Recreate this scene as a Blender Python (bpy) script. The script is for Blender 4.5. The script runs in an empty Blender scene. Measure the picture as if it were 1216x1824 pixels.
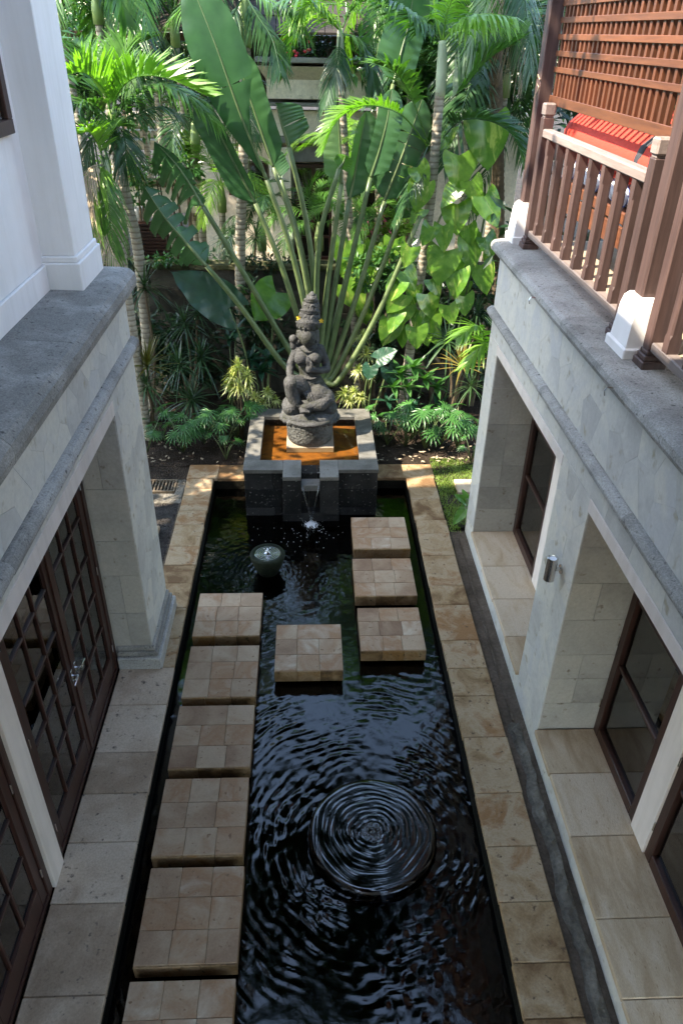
import bpy, bmesh, math, random
import numpy as np
from mathutils import Vector, Matrix, Euler

random.seed(7)
scene = bpy.context.scene
COL = scene.collection
R_ = math.radians

# ------------------------------------------------------------------ camera
F_PX, PITCH, YAW, ROLL = 1322.8, 0.57386, 0.048788, 0.020686
CAM = Vector((0, 0, 6.0))
fw = Vector((math.sin(YAW)*math.cos(PITCH), math.cos(YAW)*math.cos(PITCH), -math.sin(PITCH)))
rt = Vector((math.cos(YAW), -math.sin(YAW), 0))
up = rt.cross(fw)
rt2 = rt*math.cos(ROLL)+up*math.sin(ROLL)
up2 = -rt*math.sin(ROLL)+up*math.cos(ROLL)
cd = bpy.data.cameras.new('camera')
cam = bpy.data.objects.new('camera', cd)
COL.objects.link(cam)
M = Matrix((rt2, up2, -fw)).transposed().to_4x4()
M.translation = CAM
cam.matrix_world = M
cd.sensor_fit = 'VERTICAL'
cd.sensor_height = 36
cd.lens = F_PX/1824*36
cd.clip_end = 400
scene.camera = cam

# ------------------------------------------------------------------ light
SUN_TRAVEL = Vector((1.0, 0.30, -1.2)).normalized()
el = math.asin(-SUN_TRAVEL.z)
az = math.atan2(-SUN_TRAVEL.x, -SUN_TRAVEL.y)          # compass bearing of the sun, from +Y towards +X
w = bpy.data.worlds.new('World')
scene.world = w
w.use_nodes = True
nt = w.node_tree
sky = nt.nodes.new('ShaderNodeTexSky')
sky.sky_type = 'NISHITA'
sky.sun_disc = False
sky.sun_elevation = el
sky.sun_rotation = az
sky.air_density = 1.0
sky.ozone_density = 2.0
sky.dust_density = 0.6
nt.links.new(sky.outputs['Color'], nt.nodes['Background'].inputs['Color'])
nt.nodes['Background'].inputs['Strength'].default_value = 0.15
sl = bpy.data.lights.new('sun', 'SUN')
sl.energy = 2.0
sl.angle = R_(0.6)
sl.color = (1.0, 0.95, 0.89)
so = bpy.data.objects.new('sun', sl)
COL.objects.link(so)
so.rotation_euler = SUN_TRAVEL.to_track_quat('-Z', 'Y').to_euler()
so.location = (-8, -4, 14)
vs = scene.view_settings
scene.display_settings.display_device = 'sRGB'
vs.view_transform = 'Standard'
vs.look = 'None'
vs.gamma = 1
vs.use_curve_mapping = False
vs.exposure = 3.2
vs.use_white_balance = True
vs.white_balance_temperature = 7500
vs.white_balance_tint = 8
scene.cycles.max_bounces = 8
scene.cycles.transparent_max_bounces = 16

def at(px, py, Y):
    """the point in the plane at distance Y that stands behind a spot of the photograph"""
    d = rt2*((px-608)/F_PX) - up2*((py-912)/F_PX) + fw
    return CAM + d*(Y/d.y)

# ------------------------------------------------------------------ material helpers
def new_mat(name):
    m = bpy.data.materials.new(name)
    m.use_nodes = True
    n = m.node_tree.nodes
    return m, n, m.node_tree.links, n['Principled BSDF']

def ramp(n, stops):
    r = n.new('ShaderNodeValToRGB')
    while len(r.color_ramp.elements) < len(stops):
        r.color_ramp.elements.new(0.5)
    for e, (p, c) in zip(r.color_ramp.elements, stops):
        e.position = p
        e.color = (*c, 1)
    return r

def coord(n, l, rnd=True, scale=(1, 1, 1)):
    tc = n.new('ShaderNodeTexCoord')
    mp = n.new('ShaderNodeMapping')
    mp.inputs['Scale'].default_value = scale
    if rnd:
        oi = n.new('ShaderNodeObjectInfo')
        mul = n.new('ShaderNodeMath'); mul.operation = 'MULTIPLY'; mul.inputs[1].default_value = 37.0
        l.new(oi.outputs['Random'], mul.inputs[0])
        add = n.new('ShaderNodeVectorMath'); add.operation = 'ADD'
        l.new(tc.outputs['Object'], add.inputs[0]); l.new(mul.outputs[0], add.inputs[1])
        l.new(add.outputs[0], mp.inputs['Vector'])
    else:
        l.new(tc.outputs['Object'], mp.inputs['Vector'])
    return mp.outputs[0]

def noise(n, l, vec, scale, detail=6, rough=.6, dist=0):
    t = n.new('ShaderNodeTexNoise')
    t.inputs['Scale'].default_value = scale
    t.inputs['Detail'].default_value = detail
    t.inputs['Roughness'].default_value = rough
    t.inputs['Distortion'].default_value = dist
    if vec is not None:
        l.new(vec, t.inputs['Vector'])
    return t

def mixc(n, l, a, b, fac, mode='MIX'):
    m = n.new('ShaderNodeMix'); m.data_type = 'RGBA'; m.blend_type = mode
    for val, s in ((a, 6), (b, 7), (fac, 0)):
        if isinstance(val, (tuple, list)):
            m.inputs[s].default_value = (*val, 1)
        elif isinstance(val, (int, float)):
            m.inputs[s].default_value = val
        else:
            l.new(val, m.inputs[s])
    return m.outputs[2]

def bump(n, l, bsdf, h, strength=.3, dist=.02):
    b = n.new('ShaderNodeBump')
    b.inputs['Strength'].default_value = strength
    b.inputs['Distance'].default_value = dist
    l.new(h, b.inputs['Height'])
    l.new(b.outputs[0], bsdf.inputs['Normal'])
    return b

def stone(name, cols, scale=3, fine=60, rough=.8, bs=.35, bd=.01, spots=.0, spotcol=(.05, .04, .03), scl=(1, 1, 1), objvar=True, grain=.25, blot=1.0):
    """stone: each piece its own tone, with blotches, grain, pits and fine relief"""
    m, n, l, b = new_mat(name)
    v = coord(n, l, True, scl)
    big = noise(n, l, v, scale, 5, .6, .6)
    r = ramp(n, [(.28+.44*i/(max(1, len(cols)-1)), c) for i, c in enumerate(cols)])
    if objvar:
        oi = n.new('ShaderNodeObjectInfo')
        mm = n.new('ShaderNodeMath'); mm.operation = 'MULTIPLY_ADD'
        mm.inputs[1].default_value = .36*float(objvar); mm.inputs[2].default_value = -.18*float(objvar)
        l.new(oi.outputs['Random'], mm.inputs[0])
        ad = n.new('ShaderNodeMath'); ad.operation = 'ADD'
        bl = n.new('ShaderNodeMath'); bl.operation = 'MULTIPLY_ADD'; bl.inputs[1].default_value = blot; bl.inputs[2].default_value = .5*(1-blot)
        l.new(big.outputs[0], bl.inputs[0])
        l.new(bl.outputs[0], ad.inputs[0]); l.new(mm.outputs[0], ad.inputs[1])
        l.new(ad.outputs[0], r.inputs[0])
    else:
        l.new(big.outputs[0], r.inputs[0])
    fn = noise(n, l, v, fine, 8, .7)
    fr = ramp(n, [(.3, (1-grain,)*3), (.7, (1+grain*.4,)*3)])
    l.new(fn.outputs[0], fr.inputs[0])
    c = mixc(n, l, r.outputs[0], fr.outputs[0], 1.0, 'MULTIPLY')
    if spots > 0:
        sp = noise(n, l, v, fine*.35, 3, .5)
        sr = ramp(n, [(.66-.06*spots, (0, 0, 0)), (.74, (1, 1, 1))])
        l.new(sp.outputs[0], sr.inputs[0])
        c = mixc(n, l, c, spotcol, sr.outputs[0])
    l.new(c, b.inputs['Base Color'])
    b.inputs['Roughness'].default_value = rough
    b.inputs['Specular IOR Level'].default_value = .2
    hm = n.new('ShaderNodeMath'); hm.operation = 'ADD'
    l.new(fn.outputs[0], hm.inputs[0]); l.new(big.outputs[0], hm.inputs[1])
    bump(n, l, b, hm.outputs[0], bs, bd)
    return m

def plain(name, col, rough=.6, var=.12, scale=6, bs=.1, metal=0, drip=0.0):
    m, n, l, b = new_mat(name)
    v = coord(n, l)
    t = noise(n, l, v, scale, 6, .6)
    r = ramp(n, [(.3, tuple(x*(1-var) for x in col)), (.7, tuple(min(1, x*(1+var)) for x in col))])
    l.new(t.outputs[0], r.inputs[0])
    c = r.outputs[0]
    if drip:
        for (s_, lo, hi, am) in (((9, 9, .45), .45, .75, drip), ((2.5, 2.5, 1.2), .5, .8, drip*.8)):
            t3 = noise(n, l, coord(n, l, False, s_), 1.0, 5, .6, .3)
            r3 = ramp(n, [(lo, (1, 1, 1)), (hi, (1-am, 1-am*1.08, 1-am*1.25))])
            l.new(t3.outputs[0], r3.inputs[0])
            c = mixc(n, l, c, r3.outputs[0], 1.0, 'MULTIPLY')
    l.new(c, b.inputs['Base Color'])
    b.inputs['Roughness'].default_value = rough
    b.inputs['Metallic'].default_value = metal
    t2 = noise(n, l, v, scale*12, 4, .6)
    bump(n, l, b, t2.outputs[0], bs, .005)
    return m

def wood(name, c1, c2, rough=.45, axis=2, fine=1):
    m, n, l, b = new_mat(name)
    s = [34*fine]*3
    s[axis] = 1.6
    v = coord(n, l, True, tuple(s))
    t = noise(n, l, v, 1.0, 6, .65, .4)
    r = ramp(n, [(.3, c1), (.72, c2)])
    l.new(t.outputs[0], r.inputs[0])
    oi = n.new('ShaderNodeObjectInfo')
    rr = ramp(n, [(0, (.8, .8, .8)), (1, (1.15, 1.12, 1.1))])
    l.new(oi.outputs['Random'], rr.inputs[0])
    l.new(mixc(n, l, r.outputs[0], rr.outputs[0], 1.0, 'MULTIPLY'), b.inputs['Base Color'])
    b.inputs['Roughness'].default_value = rough
    bump(n, l, b, t.outputs[0], .25, .004)
    return m

def leafmat(name, c1, c2, tip=None, rough=.38, trans=.3, scale=5, vein=0, var_col=None, var_amt=.5, streak=None):
    m, n, l, b = new_mat(name)
    v = coord(n, l)
    t = noise(n, l, v, scale, 4, .55)
    r = ramp(n, [(.3, c1), (.7, c2)])
    l.new(t.outputs[0], r.inputs[0])
    oi = n.new('ShaderNodeObjectInfo')
    rr = ramp(n, [(0, (.72, .78, .7)), (1, (1.3, 1.18, 1.15))])
    l.new(oi.outputs['Random'], rr.inputs[0])
    c = mixc(n, l, r.outputs[0], rr.outputs[0], 1.0, 'MULTIPLY')
    if var_col:
        s = n.new('ShaderNodeMapping'); s.inputs['Scale'].default_value = streak or (6, 2, 6)
        l.new(v, s.inputs['Vector'])
        t2 = noise(n, l, s.outputs[0], 2.2, 5, .65, .7)
        r2 = ramp(n, [(.62-.2*var_amt, (0, 0, 0)), (.70-.12*var_amt, (1, 1, 1))])
        l.new(t2.outputs[0], r2.inputs[0])
        c = mixc(n, l, c, var_col, r2.outputs[0])
    l.new(c, b.inputs['Base Color'])
    b.inputs['Roughness'].default_value = rough
    tn = noise(n, l, v, 40, 3, .5)
    bump(n, l, b, tn.outputs[0], .12, .004)
    tr = n.new('ShaderNodeBsdfTranslucent')
    tc = mixc(n, l, c, (1.3, 1.75, .55), 1.0, 'MULTIPLY')
    l.new(tc, tr.inputs['Color'])
    mx = n.new('ShaderNodeMixShader'); mx.inputs[0].default_value = trans
    out = n['Material Output']
    l.new(b.outputs[0], mx.inputs[1]); l.new(tr.outputs[0], mx.inputs[2])
    l.new(mx.outputs[0], out.inputs['Surface'])
    return m

def watermat(name, tint, ior=1.33, rough=.02, bs=.15, scale=14, dens=1.0):
    m, n, l, b = new_mat(name)
    n.remove(b)
    gl = n.new('ShaderNodeBsdfGlossy'); gl.inputs['Roughness'].default_value = rough
    gl.inputs['Color'].default_value = (1, 1, 1, 1)
    tr = n.new('ShaderNodeBsdfTransparent'); tr.inputs['Color'].default_value = (*tint, 1)
    fr = n.new('ShaderNodeFresnel'); fr.inputs['IOR'].default_value = ior
    mx = n.new('ShaderNodeMixShader')
    t = noise(n, l, coord(n, l, False), scale, 4, .6, .8)
    bp = n.new('ShaderNodeBump'); bp.inputs['Strength'].default_value = bs; bp.inputs['Distance'].default_value = .01
    l.new(t.outputs[0], bp.inputs['Height'])
    l.new(bp.outputs[0], gl.inputs['Normal']); l.new(bp.outputs[0], fr.inputs['Normal'])
    l.new(fr.outputs[0], mx.inputs[0]); l.new(tr.outputs[0], mx.inputs[1]); l.new(gl.outputs[0], mx.inputs[2])
    l.new(mx.outputs[0], n['Material Output'].inputs['Surface'])
    return m

def rock(name, c1, c2, cell=14, bs=.9, spec=.15, stain=None):
    m, n, l, b = new_mat(name)
    v = coord(n, l)
    vo = n.new('ShaderNodeTexVoronoi'); vo.inputs['Scale'].default_value = cell
    l.new(v, vo.inputs['Vector'])
    t = noise(n, l, v, 30, 8, .7)
    t0 = noise(n, l, v, 3.5, 5, .6)
    r = ramp(n, [(.3, c1), (.7, c2)])
    l.new(t0.outputs[0], r.inputs[0])
    rr = ramp(n, [(.3, (.6, .6, .6)), (.7, (1.15, 1.15, 1.15))])
    l.new(t.outputs[0], rr.inputs[0])
    c = mixc(n, l, r.outputs[0], rr.outputs[0], 1.0, 'MULTIPLY')
    if stain:
        t5 = noise(n, l, v, 5.5, 6, .7, .8)
        r5 = ramp(n, [(.5, (0, 0, 0)), (.66, (1, 1, 1))])
        l.new(t5.outputs[0], r5.inputs[0])
        c = mixc(n, l, c, stain, r5.outputs[0])
    l.new(c, b.inputs['Base Color'])
    b.inputs['Roughness'].default_value = .75
    b.inputs['Specular IOR Level'].default_value = spec
    h = n.new('ShaderNodeMath'); h.operation = 'ADD'
    l.new(vo.outputs['Distance'], h.inputs[0]); l.new(t.outputs[0], h.inputs[1])
    bump(n, l, b, h.outputs[0], bs, .02)
    return m

MT = {}
MT['sandstone'] = stone('sandstone tile', [(.235, .138, .085), (.35, .235, .15), (.44, .325, .22), (.33, .19, .105), (.50, .40, .295)], 2.6, 60, .62, .3, .006, .3, (.20, .12, .07), objvar=.95, grain=.16, blot=.5)
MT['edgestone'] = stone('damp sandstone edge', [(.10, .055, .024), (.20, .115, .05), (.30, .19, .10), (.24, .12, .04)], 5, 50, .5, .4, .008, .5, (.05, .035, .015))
MT['coping'] = stone('sandstone coping', [(.17, .095, .045), (.32, .21, .11), (.42, .31, .195), (.29, .155, .07)], 3.2, 60, .72, .4, .008, .6, (.10, .065, .04))
MT['walk'] = stone('pale walkway stone', [(.36, .26, .18), (.50, .38, .275), (.61, .49, .375)], 2.6, 55, .75, .35, .008, .5, (.14, .11, .09))
MT['sill'] = stone('pale sandstone sill', [(.38, .265, .16), (.49, .37, .245), (.56, .445, .325)], 2.2, 50, .7, .25, .005, .2, (.3, .2, .12), scl=(4, 1, 4))
MT['clad'] = stone('paras cladding', [(.47, .455, .425), (.56, .545, .505), (.62, .59, .52), (.53, .52, .50)], 1.5, 22, .7, .15, .006, .75, (.37, .33, .25), grain=.12)
MT['reveal'] = stone('reveal stone', [(.33, .31, .275), (.42, .395, .35), (.47, .435, .375)], 2.0, 30, .75, .2, .006, .2, (.2, .16, .12), grain=.15)
MT['joint'] = plain('mortar joint', (.46, .43, .385), .9)
MT['lava'] = stone('grey lava stone', [(.27, .258, .235), (.39, .372, .342), (.49, .47, .435)], 3.0, 75, .9, .9, .012, .8, (.09, .085, .08), grain=.45)
MT['darkstone'] = stone('dark basalt', [(.010, .010, .010), (.026, .025, .024), (.05, .048, .046)], 2.5, 70, .6, .5, .008, .5, (.2, .2, .19), grain=.4)
MT['rimstone'] = stone('grey basin rim', [(.085, .082, .07), (.145, .138, .122), (.21, .20, .18)], 2.8, 60, .65, .4, .006, .3, (.09, .08, .07), grain=.3)
MT['statue'] = rock('carved andesite', (.040, .040, .041), (.10, .099, .098), 40, .4, stain=(.036, .038, .026))
MT['rough'] = rock('rough pedestal rock', (.045, .045, .04), (.13, .13, .12), 24, 1.0)
MT['bowl'] = rock('wet bowl stone', (.006, .009, .005), (.02, .026, .014), 30, .3)
MT['white'] = plain('white plaster', (.78, .75, .73), .85, .04, 2.5, .08, drip=.08)
MT['cream'] = plain('cream plaster', (.68, .60, .54), .85, .06, 2.5, .08, drip=.14)
MT['farcream'] = stone('far cream wall', [(.60, .51, .40), (.72, .63, .50), (.78, .70, .57)], 1.2, 20, .85, .2, .01, .2, (.3, .26, .2))
MT['fargrey'] = plain('far grey ledge', (.17, .165, .15), .9, .3, 5, .2)
MT['door'] = wood('dark red timber', (.022, .0085, .006), (.052, .019, .013), .38, 2)
MT['doory'] = wood('dark red timber rail', (.022, .0085, .006), (.052, .019, .013), .38, 1)
MT['post'] = wood('weathered mauve timber', (.044, .023, .020), (.10, .058, .050), .6, 2, .7)
MT['posty'] = wood('weathered timber rail', (.14, .108, .095), (.26, .21, .19), .65, 1, .7)
MT['teak'] = wood('warm teak', (.072, .024, .011), (.15, .05, .021), .5, 2, .8)
MT['teaky'] = wood('warm teak rail', (.088, .03, .014), (.175, .062, .026), .5, 1, .8)
MT['blind'] = wood('pale blind slats', (.36, .27, .18), (.52, .42, .30), .6, 2)
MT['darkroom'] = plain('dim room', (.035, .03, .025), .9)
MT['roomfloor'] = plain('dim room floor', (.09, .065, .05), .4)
MT['soil'] = rock('dark soil', (.018, .012, .008), (.06, .042, .03), 40, .8)
MT['gravel'] = rock('dark gravel', (.03, .026, .024), (.10, .088, .08), 60, .9)
MT['concrete'] = rock('rough concrete', (.085, .075, .06), (.25, .225, .185), 20, .9)
MT['channel'] = rock('channel mortar', (.075, .055, .04), (.16, .125, .095), 30, .5)
MT['poolwall'] = rock('algae pool wall', (.006, .0055, .003), (.014, .012, .007), 20, .4)
MT['poolfloor'] = plain('black pool floor', (.010, .0065, .005), .8, .5, 2)
MT['orange'] = stone('orange basin floor', [(.02, .010, .004), (.075, .029, .006), (.18, .068, .011), (.11, .040, .008)], 2.4, 30, .8, .4, .01, .5, (.04, .025, .01))
MT['plinth'] = stone('tan plinth', [(.26, .2, .14), (.38, .3, .22)], 4, 60, .8, .4, .01)
MT['chrome'] = plain('brushed steel', (.62, .61, .6), .22, .03, 8, .02, 1)
MT['iron'] = plain('rusty iron', (.22, .17, .12), .6, .25, 12, .2, .6)
MT['red'] = plain('red cloth', (.55, .042, .022), .85, .1, 20, .25)
MT['orangecloth'] = plain('orange cloth', (.75, .30, .10), .85, .1, 20, .25)
MT['blackcloth'] = plain('black strap', (.03, .03, .035), .8)
MT['whitecloth'] = plain('white cloth', (.72, .75, .80), .9, .08, 20, .2)
MT['bluecloth'] = plain('blue piping', (.06, .10, .28), .9)
MT['yellow'] = plain('yellow petals', (.85, .55, .04), .6, .08)
MT['redflower'] = plain('red petals', (.6, .03, .05), .6, .15)
MT['pinkleaf'] = leafmat('pink cordyline leaf', (.35, .035, .13), (.55, .09, .25), trans=.25)
MT['shingle'] = wood('dark roof shingle', (.012, .008, .006), (.04, .025, .019), .7, 0)
MT['eave'] = wood('eave timber', (.07, .035, .02), (.14, .075, .04), .6, 1)
MT['clay'] = plain('white glazed pot', (.55, .53, .50), .5)
def ringbark(name, c1, c2, dark, pitch):
    m, n, l, b = new_mat(name)
    v = coord(n, l)
    t = noise(n, l, v, 9, 6, .65)
    r = ramp(n, [(.3, c1), (.7, c2)])
    l.new(t.outputs[0], r.inputs[0])
    wv = n.new('ShaderNodeTexWave'); wv.wave_type = 'BANDS'; wv.bands_direction = 'Z'
    wv.inputs['Scale'].default_value = .314/pitch; wv.inputs['Distortion'].default_value = 1.1
    wv.inputs['Detail'].default_value = 3; wv.inputs['Detail Scale'].default_value = 2
    l.new(v, wv.inputs['Vector'])
    wr = ramp(n, [(.06, (0, 0, 0)), (.34, (1, 1, 1))])
    l.new(wv.outputs['Fac'], wr.inputs[0])
    l.new(mixc(n, l, dark, r.outputs[0], wr.outputs[0]), b.inputs['Base Color'])
    b.inputs['Roughness'].default_value = .85
    bump(n, l, b, wv.outputs['Fac'], .5, .012)
    return m
MT['bark'] = ringbark('ringed palm bark', (.22, .19, .14), (.40, .355, .28), (.19, .155, .11), .085)
MT['barkbrown'] = stone('brown bark', [(.07, .05, .032), (.15, .11, .07)], 6, 50, .9, .8, .02)
MT['shaft'] = plain('pale crownshaft', (.42, .47, .31), .45, .25, 3)
MT['shaftgreen'] = plain('green crownshaft', (.20, .28, .09), .45, .25, 3)
MT['stem'] = leafmat('pale green stem', (0.06864, 0.1126, 0.04224), (0.1232, 0.1716, 0.0748), trans=0.05, rough=.4)
MT['ravenala'] = leafmat('paddle leaf', (0.02112, 0.0704, 0.0264), (0.0396, 0.1126, 0.04048), rough=.33, trans=.22, scale=4)
MT['ravlight'] = leafmat('pale paddle leaf', (0.088, 0.176, 0.0748), (0.1408, 0.2552, 0.1144), rough=.35, trans=.3, scale=4)
MT['palm'] = leafmat('palm leaflets', (0.044, 0.1232, 0.0264), (0.088, 0.2024, 0.044), rough=.33, trans=.32)
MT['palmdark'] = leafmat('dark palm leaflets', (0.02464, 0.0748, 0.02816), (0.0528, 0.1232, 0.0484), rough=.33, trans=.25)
MT['palmlight'] = leafmat('bright palm leaflets', (0.1056, 0.2376, 0.0308), (0.1936, 0.352, 0.0616), rough=.35, trans=.38)
MT['dead'] = plain('dry fibre', (.36, .28, .19), .9, .3)
MT['pothos'] = leafmat('pothos leaf', (0.0748, 0.1936, 0.0264), (0.1496, 0.2992, 0.044), rough=.22, trans=.28, var_col=(.34, .42, .10), var_amt=.36, streak=(1.8, .55, 1.8))
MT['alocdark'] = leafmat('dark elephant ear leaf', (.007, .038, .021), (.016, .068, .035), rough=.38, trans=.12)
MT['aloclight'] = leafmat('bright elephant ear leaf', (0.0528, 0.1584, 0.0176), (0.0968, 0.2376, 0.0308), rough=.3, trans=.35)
MT['drac'] = leafmat('dragon tree blades', (.018, .05, .02), (.06, .12, .05), rough=.28, trans=.15, scale=3)
MT['dracred'] = leafmat('reddish dragon tree blades', (.12, .085, .025), (.17, .16, .04), rough=.3, trans=.3)
MT['song'] = leafmat('variegated blades', (0.176, 0.2288, 0.044), (0.44, 0.4576, 0.176), rough=.35, trans=.25, scale=16, var_col=(.72, .70, .36), var_amt=.6)
MT['xanadu'] = leafmat('lobed leaf', (.032, .11, .028), (.065, .19, .05), rough=.28, trans=.2)
MT['shrub'] = leafmat('shrub leaf', (0.0264, 0.0924, 0.0264), (0.066, 0.1672, 0.0484), rough=.3, trans=.25)
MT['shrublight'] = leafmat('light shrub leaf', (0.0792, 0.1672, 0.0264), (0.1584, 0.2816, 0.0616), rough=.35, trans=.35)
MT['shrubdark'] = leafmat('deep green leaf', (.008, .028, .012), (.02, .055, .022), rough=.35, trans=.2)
MT['grass'] = leafmat('lawn blades', (0.1144, 0.1936, 0.0308), (0.2288, 0.3168, 0.0792), rough=.5, trans=.3)
MT['water'] = watermat('pond water', (.14, .09, .05), 1.45, .005, .08, 26)
MT['film'] = watermat('water film', (.03, .03, .03), 1.75, .008, .10, 40)
MT['potfilm'] = watermat('pot water film', (.25, .3, .2), 1.25, .03, .3, 40)
MT['clearwater'] = watermat('clear basin water', (.92, .86, .72), 1.07, .02, .06, 9)
MT['stream'] = watermat('falling water', (.92, .95, .98), 1.6, .05, .5, 40)
MT['foam'] = plain('white foam', (.8, .82, .85), .4, .1, 30, .3)
def glassmat():
    m, n, l, b = new_mat('window glass'); n.remove(b)
    gl = n.new('ShaderNodeBsdfGlossy'); gl.inputs['Roughness'].default_value = .015
    tr = n.new('ShaderNodeBsdfTransparent'); tr.inputs['Color'].default_value = (.80, .82, .80, 1)
    fr = n.new('ShaderNodeFresnel'); fr.inputs['IOR'].default_value = 2.3
    mx = n.new('ShaderNodeMixShader')
    l.new(fr.outputs[0], mx.inputs[0]); l.new(tr.outputs[0], mx.inputs[1]); l.new(gl.outputs[0], mx.inputs[2])
    l.new(mx.outputs[0], n['Material Output'].inputs['Surface'])
    return m
MT['glass'] = glassmat()

# ------------------------------------------------------------------ object helpers
def world_loc(o):
    v = Vector(o.location)
    while o.parent:
        o = o.parent
        v = v + Vector(o.location)
    return v

class MB:
    def __init__(s):
        s.v = []; s.f = []
    def add(s, vs_, fs_):
        k = len(s.v)
        s.v += [tuple(v) for v in vs_]
        s.f += [tuple(i+k for i in f) for f in fs_]
        return s
    def box(s, x0, x1, y0, y1, z0, z1, c=0.0):
        x0, x1 = min(x0, x1), max(x0, x1); y0, y1 = min(y0, y1), max(y0, y1); z0, z1 = min(z0, z1), max(z0, z1)
        if c <= 0:
            vs_ = [(x, y, z) for x in (x0, x1) for y in (y0, y1) for z in (z0, z1)]
            return s.add(vs_, [(0, 1, 3, 2), (4, 6, 7, 5), (0, 4, 5, 1), (2, 3, 7, 6), (0, 2, 6, 4), (1, 5, 7, 3)])
        bm = bmesh.new()
        bmesh.ops.create_cube(bm, size=1)
        for v in bm.verts:
            v.co = Vector(((x0+x1)/2+v.co.x*(x1-x0), (y0+y1)/2+v.co.y*(y1-y0), (z0+z1)/2+v.co.z*(z1-z0)))
        bmesh.ops.bevel(bm, geom=bm.edges[:], offset=c, segments=1, affect='EDGES')
        bm.verts.index_update()
        s.add([v.co[:] for v in bm.verts], [[v.index for v in f.verts] for f in bm.faces])
        bm.free()
        return s
    def tube(s, pts, rad, seg=8, cap=True):
        pts = [Vector(p) for p in pts]
        if not isinstance(rad, (list, tuple)):
            rad = [rad]*len(pts)
        k = len(s.v)
        ref = Vector((0, 1, 0.01))
        for i, p in enumerate(pts):
            t = (pts[min(i+1, len(pts)-1)]-pts[max(i-1, 0)])
            t = t.normalized() if t.length > 1e-9 else Vector((0, 0, 1))
            a = t.cross(ref)
            if a.length < .05: a = t.cross(Vector((1, 0, 0)))
            a.normalize(); b = t.cross(a)
            for j in range(seg):
                an = 2*math.pi*j/seg
                s.v.append(tuple(p+(a*math.cos(an)+b*math.sin(an))*rad[i]))
        for i in range(len(pts)-1):
            for j in range(seg):
                s.f.append((k+i*seg+j, k+i*seg+(j+1) % seg, k+(i+1)*seg+(j+1) % seg, k+(i+1)*seg+j))
        if cap:
            s.f.append(tuple(k+j for j in range(seg))[::-1])
            s.f.append(tuple(k+(len(pts)-1)*seg+j for j in range(seg)))
        return s
    def lathe(s, prof, cx=0, cy=0, seg=32, jit=0):
        k = len(s.v)
        for r, z in prof:
            for j in range(seg):
                an = 2*math.pi*j/seg
                rr = r*(1+random.uniform(-jit, jit))
                s.v.append((cx+rr*math.cos(an), cy+rr*math.sin(an), z))
        for i in range(len(prof)-1):
            for j in range(seg):
                s.f.append((k+i*seg+j, k+i*seg+(j+1) % seg, k+(i+1)*seg+(j+1) % seg, k+(i+1)*seg+j))
        s.f.append(tuple(k+j for j in range(seg))[::-1])
        s.f.append(tuple(k+(len(prof)-1)*seg+j for j in range(seg)))
        return s
    def prism_y(s, prof, y0, y1):
        """profile of (x, z) points swept along Y"""
        n = len(prof)
        vs_ = [(x, y0, z) for x, z in prof]+[(x, y1, z) for x, z in prof]
        fs_ = [(i, (i+1) % n, n+(i+1) % n, n+i) for i in range(n)]
        fs_ += [tuple(range(n))[::-1], tuple(range(n, 2*n))]
        return s.add(vs_, fs_)
    def mesh(s, name, m, smooth=False, off=(0, 0, 0)):
        me = bpy.data.meshes.new(name)
        o = Vector(off)
        me.from_pydata([(v[0]-o.x, v[1]-o.y, v[2]-o.z) for v in s.v], [], s.f)
        if m is not None:
            me.materials.append(MT[m] if isinstance(m, str) else m)
        if smooth:
            me.polygons.foreach_set('use_smooth', [True]*len(me.polygons))
        me.update()
        return me
    def fix(s, me):
        bm = bmesh.new(); bm.from_mesh(me)
        bmesh.ops.recalc_face_normals(bm, faces=bm.faces[:])
        bm.to_mesh(me); bm.free()
    def build(s, name, m, parent=None, smooth=False, world=True, origin=None, fixn=True):
        """one mesh object; coordinates are world ones unless world=False (then the parent's own)"""
        pl = world_loc(parent) if (parent and world) else Vector((0, 0, 0))
        if origin is None:
            n = max(1, len(s.v))
            origin = Vector((sum(v[0] for v in s.v)/n, sum(v[1] for v in s.v)/n, min(v[2] for v in s.v)))
        origin = Vector(origin)
        me = s.mesh(name, m, smooth, origin)
        if fixn: s.fix(me)
        o = bpy.data.objects.new(name, me)
        COL.objects.link(o)
        o.location = origin-pl
        if parent: o.parent = parent
        return o

def tag(o, label, cat, group=None):
    o['label'] = label; o['category'] = cat
    if group: o['group'] = group
    return o
def thing(name, label, cat, loc=(0, 0, 0), rz=0, group=None):
    o = bpy.data.objects.new(name, None)
    o.empty_display_size = .2
    COL.objects.link(o)
    o.location = loc
    o.rotation_euler = (0, 0, rz)
    return tag(o, label, cat, group)
def structure(o):
    o['kind'] = 'structure'
    return o
def stuff(o):
    o['kind'] = 'stuff'
    return o
def inst(name, me, parent, loc=(0, 0, 0), rot=None, sc=1.0):
    o = bpy.data.objects.new(name, me)
    COL.objects.link(o)
    o.parent = parent
    o.location = loc
    if rot is not None:
        if isinstance(rot, Matrix):
            o.rotation_mode = 'QUATERNION'; o.rotation_quaternion = rot.to_quaternion()
        else:
            o.rotation_euler = rot
    o.scale = (sc,)*3 if not isinstance(sc, (tuple, list)) else sc
    return o
def label(o, text):
    o['label'] = text
    return o

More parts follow.
